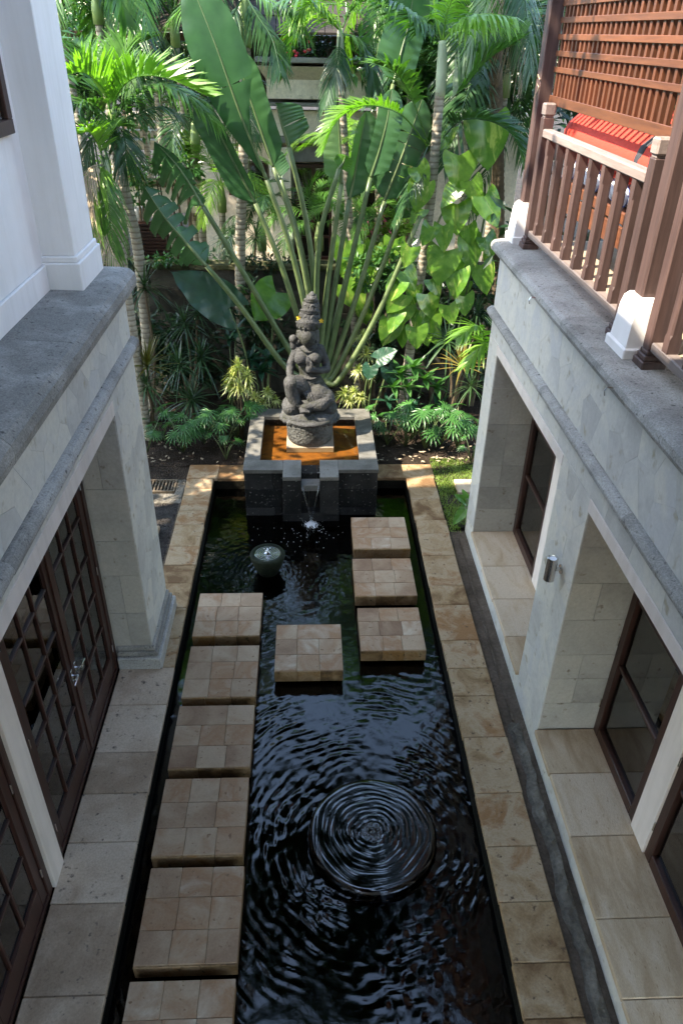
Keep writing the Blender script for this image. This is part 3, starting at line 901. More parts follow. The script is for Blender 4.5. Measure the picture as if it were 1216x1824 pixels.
# balcony (timber) on the ledge
def balcony():
    BX = 2.45
    for (y0, y1) in ((5.17, 5.5), (8.72, 9.02)):
        MB().box(BX-.15, BX+.2, y0-.03, y1+.03, 3.995, 4.075, .008).build('post_footing', 'white', rb)
        # tapered plaster shoe with rounded shoulder
        b = MB()
        prof = [(0, 4.075), (.0, 4.08), (.018, 4.33), (.03, 4.39), (.055, 4.425)]
        k = len(b.v)
        for ins, z in prof:
            b.v += [(BX-.13+ins, y0+ins, z), (BX+.18-ins, y0+ins, z), (BX+.18-ins, y1-ins, z), (BX-.13+ins, y1-ins, z)]
        for r in range(len(prof)-1):
            for i in range(4):
                b.f.append((r*4+i, r*4+(i+1) % 4, (r+1)*4+(i+1) % 4, (r+1)*4+i))
        b.f.append((0, 1, 2, 3)); n4 = len(b.v); b.f.append((n4-4, n4-3, n4-2, n4-1))
        b.build('post_shoe', 'white', rb)
        cy = (y0+y1)/2
        MB().box(BX-.06, BX+.09, cy-.075, cy+.075, 4.42, 7.4, .012).build('balcony_post', 'post', rb)
    def newel(cy):
        nw = MB().box(BX-.055, BX+.055, cy-.055, cy+.055, 4.13, 5.30, .008)
        nw = nw.build('newel', 'post', rb)
        MB().box(BX-.09, BX+.09, cy-.09, cy+.09, 4.0, 4.06, .008).box(BX-.075, BX+.075, cy-.075, cy+.075, 4.061, 4.10, .008).box(BX-.062, BX+.062, cy-.062, cy+.062, 4.101, 4.13, .006).build('newel_base', 'post', nw)
        MB().box(BX-.045, BX+.045, cy-.045, cy+.045, 5.301, 5.315, .002).box(BX-.06, BX+.06, cy-.06, cy+.06, 5.316, 5.43, .014).build('newel_cap', 'posty', nw)
    newel(8.52); newel(5.62); newel(5.02); newel(2.2)
    for (a, b, n) in ((5.68, 8.46, 8), (2.26, 4.96, 8)):
        bal = MB().box(BX-.05, BX+.05, a, b, 5.12, 5.2, .012).build('balustrade', 'posty', rb)
        MB().box(BX-.045, BX+.045, a, b, 4.13, 4.2, .008).build('bottom_rail', 'posty', bal)
        for k in range(n):
            yy = a+(b-a)*(k+.6)/(n+.2)
            o2 = MB()
            # shaft with chamfered corners that stop short of both ends
            rings_ = [(4.2, .041, .041), (4.30, .041, .041), (4.33, .04, .028), (4.98, .04, .028), (5.01, .041, .041), (5.12, .041, .041)]
            for z, s_, c in rings_:
                o2.v += [(BX-s_, yy-c, z), (BX-c, yy-s_, z), (BX+c, yy-s_, z), (BX+s_, yy-c, z), (BX+s_, yy+c, z), (BX+c, yy+s_, z), (BX-c, yy+s_, z), (BX-s_, yy+c, z)]
            for r in range(5):
                for i in range(8):
                    o2.f.append((r*8+i, r*8+(i+1) % 8, (r+1)*8+(i+1) % 8, (r+1)*8+i))
            o2.build('baluster', 'post', bal, fixn=True)
    # lattice screen
    SX = 2.56
    zr = [5.40, 5.69, 5.83, 5.97, 6.11, 6.25, 6.39, 6.53, 6.67]
    st = MB().box(SX-.03, SX+.03, 8.98, 9.03, 5.40, 6.8, .004).build('lattice_screen', 'teak', rb)
    MB().box(SX-.03, SX+.03, 8.70, 8.745, 5.40, 6.8, .004).build('screen_stile', 'teak', st)
    MB().box(SX-.03, SX+.03, 5.70, 5.75, 5.40, 6.8, .004).build('screen_stile', 'teak', st)
    for k, z in enumerate(zr):
        h = .085 if k == 0 else .05
        MB().box(SX-.045, SX-.031, 5.35, 9.05, z, z+h, .004).build('screen_rail', 'teaky', st)
    n = 23
    for k in range(n):
        yy = 5.8+(8.66-5.8)*(k+.5)/n
        MB().box(SX-.03, SX+.008, yy-.022, yy+.022, 5.42, 6.8, .003).build('screen_slat', 'teak', st)
    # string tied round the far post
    MB().tube([(2.385, 8.79, 5.62), (2.38, 8.86, 5.66), (2.40, 8.95, 5.6), (2.39, 8.80, 5.55), (2.37, 8.86, 5.45)], .007, 6).build('string', 'dead', rb)
balcony()

# day bed on the balcony
db = thing('daybed', 'wooden day bed with red cushion behind the balcony railing', 'day bed', (3.2, 7.2, 4.005))
MB().box(2.72, 3.75, 5.75, 8.75, 4.62, 4.72, .01).build('seat', 'teaky', db)
for (x, y) in ((2.78, 5.82), (2.78, 8.68), (3.68, 5.82), (3.68, 8.68)):
    MB().box(x-.04, x+.04, y-.04, y+.04, 4.005, 4.619, .006).build('leg', 'teak', db)
MB().box(2.72, 2.75, 5.86, 8.64, 4.42, 4.60, .006).build('apron', 'teaky', db)
def pillow_prism(prof, y0, y1, n=14, puff=.02):
    b = MB(); m = len(prof)
    cx = sum(p[0] for p in prof)/m; cz = sum(p[1] for p in prof)/m
    for j in range(n+1):
        tt = j/n; e = 1-.35*max(0, abs(tt-.5)*2-.8)/.2*.5
        for x, z in prof:
            b.v.append((cx+(x-cx)*e+random.uniform(-.004, .004), y0+(y1-y0)*tt, cz+(z-cz)*e+random.uniform(-.004, .004)))
    for j in range(n):
        for i in range(m):
            b.f.append((j*m+i, j*m+(i+1) % m, (j+1)*m+(i+1) % m, (j+1)*m+i))
    b.f.append(tuple(range(m))[::-1]); b.f.append(tuple(range(n*m, n*m+m)))
    return b
back = [(2.69, 5.01), (2.655, 5.08), (2.66, 5.17), (2.70, 5.26), (2.82, 5.36), (2.96, 5.46), (3.06, 5.49), (3.1, 5.40), (3.05, 5.15), (2.9, 5.01)]
pillow_prism(back, 5.85, 8.68, 14).build('backrest_cushion', 'red', db, smooth=True)
pillow_prism([(2.645, 5.08), (2.65, 5.172), (2.69, 5.268), (2.815, 5.37), (2.955, 5.47), (2.96, 5.462), (2.82, 5.36), (2.70, 5.26), (2.66, 5.17), (2.655, 5.08)], 6.48, 6.60, 4).build('strap', 'blackcloth', db, smooth=True)
ORD = ['nearest the viewer in the row', 'second from the near end', 'third from the near end', 'fourth from the near end', 'fifth from the near end', 'middle of the eleven', 'fifth from the far end', 'fourth from the far end', 'third from the far end', 'second from the far end', 'farthest in the row']
ORR = ['nearest the viewer', 'second from the near end', 'third from the near end', 'fourth from the near end', 'middle one of the row', 'fourth from the far end', 'third from the far end', 'second from the far end', 'farthest in the row']
for k in range(11):
    yy = 5.95+k*.255
    bo = thing('bolster', 'white bolster with blue piping on the day bed, %s' % ORD[k], 'bolster', (2.86, yy, 4.72), 0, 'white bolsters along the day bed')
    b = MB()
    for (s_, dx) in ((.0, -.115), (.06, -.11), (.085, -.07), (.09, 0), (.085, .07), (.06, .11), (.0, .115)):
        for j in range(12):
            an = j*math.pi/6
            b.v.append((2.87+dx, yy+s_*1.2*math.cos(an), 4.82+s_*1.08*math.sin(an)))
    for r in range(6):
        for j in range(12):
            b.f.append((r*12+j, r*12+(j+1) % 12, (r+1)*12+(j+1) % 12, (r+1)*12+j))
    b.build('cushion', 'whitecloth', bo, smooth=True)
    MB().tube([(2.795, yy+.103*math.cos(j*math.pi/6), 4.82+.094*math.sin(j*math.pi/6)) for j in range(13)], .006, 5, False).build('piping', 'bluecloth', bo)
for k in range(9):
    yy = 6.02+k*.31
    b = MB().lathe([(.01, 4.916), (.07, 4.925), (.1, 4.96), (.07, 4.995), (.01, 5.0)], 2.84, yy, 10)
    b = b.build('red_roll', 'red', None, smooth=True)
    tag(b, 'small red roll cushion under the day bed backrest, %s' % ORR[k], 'cushion', 'small roll cushions on the day bed')

# unseen wing behind the viewer; its eave reaches forward to darken the near end
cb = thing('villa', 'unseen villa wing behind the viewer, its eave extended to darken the near courtyard', 'building', (0, -3, 0))
MB().box(-2.2, 2.2, -3.2, -3.0, -.09, 8.2).build('wall', 'white', cb)
MB().box(-2.2, 2.2, -3.0, 3.6, 8.2, 8.4).build('roof_eave', 'eave', cb)

# =================================================================== STEPPING STONES
def stepping(cx, cy, label_, seed, s=.79):
    t = thing('stepping_stone', label_, 'stepping stone', (cx, cy, WZ-.3), 0, 'stepping stones across the pond')
    rg = random.Random(seed)
    h = s/2
    MB().box(cx-h+.06, cx+h-.06, cy-h+.06, cy+h-.06, -.95, -.17).build('pillar', 'poolwall', t)
    MB().box(cx-h+.004, cx+h-.004, cy-h+.004, cy+h-.004, -.165, -.03, .006).build('slab', 'edgestone', t)
    # front edge strip in pieces
    cutsx = [cx-h]+[cx-h+s*(k/3+rg.uniform(-.03, .03)) for k in (1, 2)]+[cx+h]
    mode = rg.random()
    for r in range(3):
        y0 = cy-h+s*(r/3); y1 = cy-h+s*((r+1)/3)
        xs = [cx-h]+[cx-h+s*(k/3+rg.uniform(-.025, .025)) for k in (1, 2)]+[cx+h]
        if rg.random() < .25: xs.pop(rg.choice((1, 2)))
        for k in range(len(xs)-1):
            MB().box(xs[k]+.0012, xs[k+1]-.0012, y0+.0012, y1-.0012, -.028, rg.uniform(-.0025, .0015), .004).build('tile', 'sandstone', t)
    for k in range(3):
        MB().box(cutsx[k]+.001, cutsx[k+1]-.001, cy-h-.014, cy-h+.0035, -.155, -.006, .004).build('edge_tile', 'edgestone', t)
LS = ['farthest stone in the long left row, beside the small pot fountain',
      'second stone of the left row counted from the pot fountain', 'third stone of the left row counted from the pot fountain',
      'fourth in the left row, by the upper millstone edge', 'fifth in the left row, left of the round millstone',
      'nearest of the left row, at the bottom edge']
for k, y in enumerate((7.0, 6.04, 5.13, 4.22, 3.32, 2.42)):
    stepping((-1.01, -1.0, -1.0, -1.0, -.98, -.98)[k], y, 'square sandstone stepping stone, '+LS[k], 50+k)
stepping(-.035, 6.40, 'square sandstone stepping stone alone between the left and right rows', 61, .77)
stepping(.98, 8.73, 'square sandstone stepping stone of the right row nearest the statue basin', 62)
stepping(.95, 7.71, 'square sandstone stepping stone in the middle of the three right ones', 63)
stepping(.945, 6.70, 'square sandstone stepping stone of the right row nearest the viewer', 64, .76)

# =================================================================== MILLSTONE AND POT FOUNTAINS
mt_ = thing('millstone_fountain', 'large round millstone fountain with water spreading over its top', 'fountain', (MILL[0], MILL[1], -.95))
MB().lathe([(.38, -.95), (.38, -.42), (.50, -.36), (.565, -.30), (.575, -.19), (.565, -.135), (.545, -.112), (.50, -.104), (.07, -.10), (.06, -.13)], MILL[0], MILL[1], 72, .004).build('stone', 'bowl', mt_, smooth=True)
b = MB(); NR, NA = 70, 128
rgn = random.Random(17)
for i in range(NR+1):
    r = .012+(.578-.012)*i/NR
    for j in range(NA):
        a = 2*math.pi*j/NA
        rr = r*(1+.03*math.sin(3*a+r*9)+.018*math.sin(7*a-r*14))
        e = max(0, (r-.53)/.048)
        z = -.094-.02*e*e-.012*max(0, e-.6)
        am = .0019*(.5+.5*math.sin(7*a+r*23)*math.sin(3*a-r*11))*(1-e*.5)
        z += am*(math.sin(rr*6.283/.050)+.6*math.sin(rr*6.283/.031+a*3)+.9*rgn.uniform(-.35, .35))
        z += .035*math.exp(-(r/.028)**2)+(.006*rgn.uniform(-1, 1) if r < .09 else 0)
        b.v.append((MILL[0]+r*math.cos(a), MILL[1]+r*math.sin(a), z))
for i in range(NR):
    for j in range(NA):
        b.f.append((i*NA+j, i*NA+(j+1) % NA, (i+1)*NA+(j+1) % NA, (i+1)*NA+j))
b.f.append(tuple(range(NA))[::-1])
b.build('water_film', 'film', mt_, smooth=True)
# skirt of water over the rim
b = MB(); NA = 160
for i, (r, z) in enumerate(((.577, -.116), (.585, -.14), (.583, -.17), (.59, -.196))):
    for j in range(NA):
        a = 2*math.pi*j/NA
        b.v.append((MILL[0]+(r+.004*math.sin(j*1.9)*math.sin(j*.7+i))*math.cos(a), MILL[1]+(r+.004*math.sin(j*1.9)*math.sin(j*.7+i))*math.sin(a), z))
for i in range(3):
    for j in range(NA):
        b.f.append((i*NA+j, i*NA+(j+1) % NA, (i+1)*NA+(j+1) % NA, (i+1)*NA+j))
b.build('overflow', 'film', mt_, smooth=True)

pf = thing('pot_fountain', 'small dark mossy stone pot fountain bubbling beside the stepping stones', 'fountain', (POT[0], POT[1], -.95))
MB().box(POT[0]-.25, POT[0]+.25, POT[1]-.27, POT[1]+.2, -.95, -.225, .012).build('base', 'bowl', pf)
MB().lathe([(.12, -.224), (.135, -.20), (.18, -.10), (.225, .02), (.235, .085), (.225, .108), (.19, .112), (.172, .100), (.165, .085), (.02, .08)], POT[0], POT[1], 48, .006).build('bowl', 'bowl', pf, smooth=True)
b = MB(); NR, NA = 26, 64
for i in range(NR+1):
    r = .004+.172*i/NR
    for j in range(NA):
        a = 2*math.pi*j/NA
        b.v.append((POT[0]+r*math.cos(a), POT[1]+r*math.sin(a), .101+.0025*math.sin(r*6.28/.03+math.sin(a*3))+.05*math.exp(-(r/.022)**2)+(.008*rgn.uniform(-1, 1) if r < .045 else 0)))
for i in range(NR):
    for j in range(NA):
        b.f.append((i*NA+j, i*NA+(j+1) % NA, (i+1)*NA+(j+1) % NA, (i+1)*NA+j))
b.build('water_film', 'potfilm', pf, smooth=True)
b = MB()
for k in range(26):
    a = rgn.uniform(0, 6.28); r = abs(rgn.gauss(0, .018)); z = .12+rgn.uniform(0, .05)
    b.lathe([(.001, z), (.006, z+.004), (.006, z+.008), (.001, z+.012)], POT[0]+r*math.cos(a), POT[1]+r*math.sin(a), 6)
b.build('froth', 'foam', pf, smooth=True)

# =================================================================== STATUE BASIN
ba = thing('basin', 'dark stone fountain basin with orange floor under the statue', 'basin', (0, 10.5, -.95))
BY0, BY1, BX0, BX1, BZ = 9.5, 11.58, -.98, .99, .6
def courses(x0, x1, y0, y1, z0, z1, face, n, hs, seed):
    """stone blocks laid in courses"""
    rg = random.Random(seed); z = z0
    for h in hs:
        zz = min(z1, z+h)
        u0, u1 = (x0, x1) if face == 'y' else (y0, y1)
        cuts = [u0]
        for k in range(1, n): cuts.append(u0+(u1-u0)*(k+rg.uniform(-.22, .22))/n)
        cuts.append(u1)
        for k in range(n):
            d = rg.uniform(-.002, .002)
            if face == 'y': MB().box(cuts[k]+.0015, cuts[k+1]-.0015, y0+d, y1, z+.0015, zz-.0015, .004).build('block', 'darkstone', ba)
            else: MB().box(x0+d, x1+d, cuts[k]+.0015, cuts[k+1]-.0015, z+.0015, zz-.0015, .004).build('block', 'darkstone', ba)
        z = zz
HS = (.55, .33, .33, .28)
courses(BX0, BX1, BY0, BY0+.25, -.95, .535, 'y', 4, HS, 71)
courses(BX0, BX0+.18, BY0+.252, BY1, -.95, .535, 'x', 3, HS, 72)
courses(BX1-.18, BX1, BY0+.252, BY1, -.95, .535, 'x', 3, HS, 73)
courses(BX0+.182, BX1-.182, BY1-.2, BY1, -.95, .535, 'y', 3, HS, 74)
# cheeks either side of the spout
MB().box(-.405, -.142, 9.285, 9.498, -.05, .535, .005).build('block', 'darkstone', ba)
MB().box(.135, .405, 9.285, 9.498, -.05, .535, .005).build('block', 'darkstone', ba)
MB().box(-.42, .42, 9.33, 9.498, -.95, -.052, .004).build('block', 'darkstone', ba)
# rim slabs
for (x0, x1, y0, y1) in ((BX0-.01, -.407, BY0-.01, 9.79), (-.4055, -.141, 9.275, 9.79), (.134, .4055, 9.275, 9.79), (.407, BX1+.01, BY0-.01, 9.79),
                         (BX0-.01, -.76, 9.792, 10.45), (BX0-.01, -.76, 10.452, 11.28), (.735, BX1+.01, 9.792, 10.7), (.735, BX1+.01, 10.702, 11.28),
                         (BX0-.01, -.3, 11.282, BY1+.01), (-.298, .4, 11.282, BY1+.01), (.402, BX1+.01, 11.282, BY1+.01)):
    MB().box(x0, x1-.001, y0, y1-.001, .537, BZ+random.uniform(-.002, .002), .005).build('rim_slab', 'rimstone', ba)
MB().box(-.14, .133, 9.31, 9.80, .34, .44, .004).build('spout', 'rimstone', ba)
MB().box(-.78, .79, 9.752, 11.36, -.2, .405).build('basin_floor', 'orange', ba)
structure(sheet(MB(), -.76, .735, 9.795, 11.281, .485).build('basin_water', 'clearwater'))
MB().box(-.38, .365, 10.38, 11.1, .406, .50, .006).build('plinth', 'plinth', ba)
# falling water
fw_ = thing('water_jet', 'thin stream of water falling from the basin spout into the pond', 'water jet', (0, 9.24, WZ))
for (xs_, r) in (((-.125, -.09, -.035, -.005, .0), (.008, .007, .007, .009, .014)), ((.12, .085, .04, .012, .004), (.006, .005, .006, .007, .01))):
    pts = [(xs_[0], 9.33, .447), (xs_[0], 9.298, .437), (xs_[1], 9.275, .27), (xs_[2], 9.255, .05), (xs_[3], 9.245, -.1), (xs_[4], 9.24, -.2)]
    MB().tube(pts, [r[0]*1.5, r[0]*1.5, r[1]*1.5, r[2]*1.4, r[3]*1.5, r[4]*1.6], 8).build('stream', 'stream', fw_, smooth=True)
b = MB()
for k in range(420):
    a = rgn.uniform(0, 6.28); r = abs(rgn.gauss(0, .065)); z = WZ+.004+max(0, rgn.gauss(.012, .02))*(1-min(1, r/.14))
    s_ = rgn.uniform(.004, .013)*(1-min(.7, r*4))
    b.lathe([(.001, z-s_*.6), (s_, z), (s_*.8, z+s_*.6), (.001, z+s_)], r*math.cos(a), 9.23+r*math.sin(a), 6)
stuff(b.build('splash', 'foam', fw_, smooth=True))
b = MB()
for k in range(60):                                     # bubbles drifting from the splash
    a = rgn.uniform(0, 6.28); r = .12+abs(rgn.gauss(0, .38))
    x, y = r*math.cos(a)*1.3, 9.2-abs(r*math.sin(a))*1.0
    if abs(x) > 1.35 or y > 9.25 or y < 8.0 or (x > .5 and y < 9.15): continue
    s_ = rgn.uniform(.0025, .006)
    b.lathe([(.001, WZ), (s_, WZ+.002), (s_*.7, WZ+.006), (.001, WZ+.007)], x, y, 6)
stuff(b.build('bubbles', 'foam', fw_, smooth=True))

# =================================================================== STATUE
SY = 10.74
def S(cx, cy, dy=0.0):
    return at(480+cx/6.29, 510+cy/6.29, SY+dy)
PPM = 667.0
st = thing('statue', 'grey stone statue of a seated crowned goddess with yellow flowers by her ears', 'statue', (0, SY, .50))
def blob(b, c, rx, ry, rz, seg=20, rot=None):
    m = Matrix.Rotation(rot, 3, 'Y') if rot else Matrix.Identity(3)
    k = len(b.v); n = 12
    for i in range(n+1):
        th = math.pi*i/n
        for j in range(seg):
            ph = 2*math.pi*j/seg
            p = Vector((rx*math.sin(th)*math.cos(ph), ry*math.sin(th)*math.sin(ph), rz*math.cos(th)))
            b.v.append(tuple(Vector(c)+m@p))
    for i in range(n):
        for j in range(seg):
            b.f.append((k+i*seg+j, k+(i+1)*seg+j, k+(i+1)*seg+(j+1) % seg, k+i*seg+(j+1) % seg))
def limb(b, pts, rs):
    P = [Vector(p) for p in pts]; Q = []; RR = []
    for i in range(len(P)-1):
        for s_ in range(6):
            t_ = s_/6
            Q.append(P[i].lerp(P[i+1], t_)); RR.append(rs[i]+(rs[i+1]-rs[i])*t_)
    Q.append(P[-1]); RR.append(rs[-1])
    b.tube(Q, RR, 16)
    for p, r in zip(P, rs): blob(b, p, r, r, r, 14)
px = 1/PPM
UPV = Vector((0, 0, 1))
b = MB()
# torso
tor = [((455, 1150), 185, 150, .02), ((455, 1060), 142, 125, .01), ((440, 960), 96, 90, .0), ((440, 860), 118, 98, .0), ((440, 760), 152, 112, .0), ((440, 690), 140, 95, .02), ((440, 640), 70, 70, .03), ((440, 580), 58, 60, .03)]
k = len(b.v)
rows = []
for i in range(len(tor)-1):
    for s_ in range(6):
        t_ = s_/6
        (c0, a0, d0, y0), (c1, a1, d1, y1) = tor[i], tor[i+1]
        rows.append((c0[0]+(c1[0]-c0[0])*t_, c0[1]+(c1[1]-c0[1])*t_, a0+(a1-a0)*t_, d0+(d1-d0)*t_, y0+(y1-y0)*t_))
for (cx, cy, a_, d_, dy) in rows:
    c = S(cx, cy, dy)
    for j in range(24):
        an = j*math.pi/12
        b.v.append((c.x+a_*px*math.cos(an), c.y+d_*px*math.sin(an), c.z))
for i in range(len(rows)-1):
    for j in range(24):
        b.f.append((k+i*24+j, k+i*24+(j+1) % 24, k+(i+1)*24+(j+1) % 24, k+(i+1)*24+j))
b.f.append(tuple(k+j for j in range(24))); b.f.append(tuple(k+(len(rows)-1)*24+j for j in range(24)))
for (cx, cy) in ((352, 815), (505, 800)):
    blob(b, S(cx, cy, -.125), 68*px, 66*px, 64*px)
# shoulders, arms
limb(b, [S(312, 708, .02), S(236, 880, .0), S(228, 960, -.08), S(232, 1040, -.2)], [52*px, 43*px, 38*px, 32*px])
limb(b, [S(562, 703, .02), S(626, 850, .03), S(640, 930, -.03)], [52*px, 44*px, 40*px])
limb(b, [S(640, 930, -.03), S(560, 945, -.15), S(470, 930, -.21)], [40*px, 36*px, 29*px])
# hand before the breast with raised fingers
blob(b, S(448, 925, -.225), 38*px, 26*px, 46*px)
for j, (dx, ln) in enumerate(((-20, 88), (-7, 100), (7, 96), (20, 80))):
    limb(b, [S(445+dx, 890, -.235), S(437+dx*.9, 890-ln*.55, -.245), S(432+dx*.8, 890-ln, -.232)], [10*px, 9.5*px, 7*px])
limb(b, [S(470, 915, -.24), S(478, 880, -.262), S(468, 855, -.268)], [12*px, 10*px, 8*px])
# hand on the raised knee
blob(b, S(222, 1055, -.255), 40*px, 40*px, 30*px)
for j in range(4):
    limb(b, [S(200+j*15, 1062, -.28), S(196+j*16, 1092, -.31), S(196+j*15, 1122, -.30)], [10*px, 10*px, 8*px])
# legs in a long skirt: raised knee and folded leg
limb(b, [S(420, 1140, -.02), S(325, 1095, -.14), S(244, 1080, -.22)], [106*px, 94*px, 80*px])
limb(b, [S(244, 1085, -.22), S(255, 1200, -.2), S(300, 1310, -.2), S(360, 1350, -.22)], [78*px, 72*px, 62*px, 44*px])
limb(b, [S(480, 1140, -.02), S(565, 1190, -.14), S(640, 1235, -.17)], [112*px, 98*px, 80*px])
limb(b, [S(640, 1250, -.17), S(560, 1330, -.24), S(450, 1345, -.27)], [86*px, 72*px, 50*px])
# feet with toes
blob(b, S(400, 1385, -.30), 62*px, 60*px, 42*px)
blob(b, S(430, 1345, -.30), 70*px, 46*px, 34*px)
for j in range(5):
    blob(b, S(352+j*22, 1402+abs(j-2)*3, -.375), 13*px, 18*px, 12*px)
# lap cloth folds
for j in range(7):
    limb(b, [S(330+j*42, 1120+j*8, -.15-.02*math.sin(j)), S(400+j*36, 1210+j*9, -.24), S(440+j*30, 1290, -.27)], [14*px, 16*px, 12*px])
# seat cushion and its bulges
blob(b, S(450, 1410, 0), 300*px, 250*px, 86*px, 32)
blob(b, S(250, 1335, -.10), 105*px, 120*px, 108*px)
blob(b, S(660, 1355, -.06), 92*px, 110*px, 80*px)
for j in range(13):
    an = math.pi+math.pi*j/12
    c = S(450, 1452, 0)
    blob(b, (c.x+282*px*math.cos(an), c.y+232*px*math.sin(an), c.z), 42*px, 36*px, 34*px, 12)
# head tilted down, hair falling behind
hd = S(428, 556, -.075)
blob(b, hd, 84*px, 98*px, 108*px)
blob(b, S(425, 622, -.125), 40*px, 42*px, 34*px)          # chin and jaw
blob(b, S(425, 575, -.165), 14*px, 26*px, 34*px)          # nose
blob(b, S(425, 611, -.158), 25*px, 14*px, 8*px)           # lips
for sx in (-1, 1):
    blob(b, S(425+sx*38, 553, -.14), 22*px, 12*px, 7*px)  # eyelids
    limb(b, [S(425+sx*16, 534, -.15), S(425+sx*40, 526, -.145), S(425+sx*64, 538, -.115)], [6*px, 7*px, 5*px])
    blob(b, S(428+sx*92, 565, -.03), 16*px, 26*px, 40*px)
    blob(b, S(428+sx*96, 618, -.03), 14*px, 16*px, 22*px)
    for j in range(4):
        limb(b, [S(428+sx*(84+j*10), 500, .0+j*.02), S(428+sx*(90+j*11), 590, .02+j*.02), S(428+sx*(84+j*9), 650, .05+j*.015)], [12*px, 13*px, 11*px])
blob(b, S(430, 580, .07), 112*px, 55*px, 120*px)
blob(b, S(265, 590, .0), 42*px, 44*px, 44*px)             # lotus bud on the shoulder
limb(b, [S(262, 600, .0), S(268, 670, .0), S(300, 700, .02)], [30*px, 34*px, 40*px])
# crown, tier on tier: bands with deep grooves between them and carved scrolls on each
tiers = [(476, 456, 98, 104), (452, 424, 112, 120), (420, 404, 130, 132), (402, 388, 118, 110), (382, 300, 98, 94), (296, 284, 82, 82), (280, 262, 98, 94), (256, 180, 82, 74), (176, 164, 62, 62), (160, 148, 74, 70), (144, 108, 52, 46), (104, 96, 38, 38), (94, 60, 34, 12)]
for (ya, yb, ra, rb_) in tiers:
    xa = 430+(490-ya)*.115; xb = 430+(490-yb)*.115
    A_, B_ = S(xa, ya, -.03), S(xb, yb, -.02)
    b.tube([A_-UPV*.004, A_, A_.lerp(B_, .5), B_, B_+UPV*.004], [ra*.9*px, ra*px, (ra*.55+rb_*.47)*px, rb_*px, rb_*.88*px], 28)
for (cy, r_, n_, q) in ((340, 93, 8, 30), (218, 76, 7, 27), (126, 49, 6, 17), (438, 116, 14, 14)):
    cx = 430+(490-cy)*.115
    c = S(cx, cy, -.025)
    for j in range(n_):
        an = 2*math.pi*(j+.5)/n_
        o_ = Vector((math.cos(an), math.sin(an), 0)); sd_ = Vector((-math.sin(an), math.cos(an), 0))
        e = c+o_*(r_*px*.99)
        limb(b, [e+sd_*q*px*.9-UPV*q*px*.9, e+sd_*q*px*.95+UPV*q*px*.5, e+UPV*q*px*1.2, e-sd_*q*px*.7+UPV*q*px*.4, e-UPV*q*px*.4], [q*px*.34]*5)
        blob(b, e+o_*q*px*.12, q*px*.42, q*px*.42, q*px*.5, 8)
# necklace and sash
limb(b, [S(335, 690, -.10), S(400, 735, -.15), S(460, 740, -.155), S(540, 690, -.10)], [9*px, 10*px, 10*px, 9*px])
limb(b, [S(330, 880, -.16), S(440, 895, -.17), S(545, 870, -.15)], [10*px]*3)
limb(b, [S(400, 1030, -.15), S(470, 1040, -.17), S(560, 1020, -.12)], [12*px]*3)
fig = b.build('figure', 'statue', st, smooth=True)
rm = fig.modifiers.new('remesh', 'REMESH'); rm.mode = 'VOXEL'; rm.voxel_size = .0062; rm.use_smooth_shade = True
sm_ = fig.modifiers.new('smooth', 'SMOOTH'); sm_.iterations = 1; sm_.factor = .4
# rough pedestal rock under the seat
c = S(450, 1600, .0)
prof = [(.30, .5005), (.345, .52), (.365, .60), (.368, .70), (.372, .80), (.38, .86), (.36, .93), (.30, .96)]
b = MB().lathe(prof, c.x, SY-.03, 40, .012)
b.build('pedestal_rock', 'rough', st, smooth=True)
MB().lathe([(.345, .862), (.40, .875), (.415, .90), (.40, .928), (.34, .935)], c.x, SY-.03, 40, .006).build('pedestal_rim', 'statue', st, smooth=True)
def frangipani(p, side, lab):
    t = thing('flower', lab, 'flower', p, 0, 'yellow flowers on the statue')
    for k in range(5):
        a = k*2*math.pi/5+.3
        d = Vector((math.cos(a), 0, math.sin(a))); e = Vector((-math.sin(a), 0, math.cos(a)))
        b = MB()
        pts = []
        for (u, w_) in ((.002, .002), (.014, .011), (.028, .013), (.036, .004)):
            pts.append((d*u+e*w_+Vector((0, -.004-u*.2, 0)), d*u-e*w_*.8+Vector((0, -.002, 0))))
        for i in range(3):
            b.add([pts[i][0], pts[i][1], pts[i+1][1], pts[i+1][0]], [(0, 1, 2, 3)])
        b.build('petal', 'yellow', t, world=False, origin=(0, 0, 0), fixn=False)
    MB().lathe([(.001, -.004), (.005, 0), (.001, .004)], 0, -.006, 8).build('centre', 'orangecloth', t, world=False, origin=(0, 0, 0))
frangipani(S(326, 352, -.11), -1, 'yellow frangipani flower by the statue ear on the pond left side')
frangipani(S(580, 386, -.11), 1, 'yellow frangipani flower by the statue ear nearer the climbing vine')

MT['wallstone'] = stone('wall stone darkened for shade', [(.03, .028, .022), (.06, .055, .045), (.10, .09, .07)], 3, 40, .9, .5, .01)  # wall colour lowered to stand in for the shade in the bed
# =================================================================== GARDEN WALL AND HOUSE BEHIND
gw = thing('garden_wall', 'low dark garden wall with mossy stone capping behind the plants', 'garden wall', (0, 13.6, 0))
rg = random.Random(90)
zz = 0.0
for h in (.42, .4, .42, .4, .42, .36):
    x = -6.0+rg.uniform(-.3, 0)
    while x < 6:
        L = rg.uniform(.6, .95)
        MB().box(x+.004, x+L-.004, 13.5+rg.uniform(-.006, .006), 13.72, zz+.003, zz+h-.003, .008).build('stone_block', 'wallstone', gw)
        x += L
    zz += h
MT['moss'] = stone('mossy capping', [(.02, .026, .010), (.06, .065, .028), (.12, .115, .065)], 5, 40, .9, .6, .02, .4)
x = -6.0
while x < 6:
    L = rg.uniform(.8, 1.3)
    MB().box(x+.004, x+L-.004, 13.42, 13.8, zz+.002, zz+.09+rg.uniform(-.006, .006), .012).build('capping', 'moss', gw)
    x += L
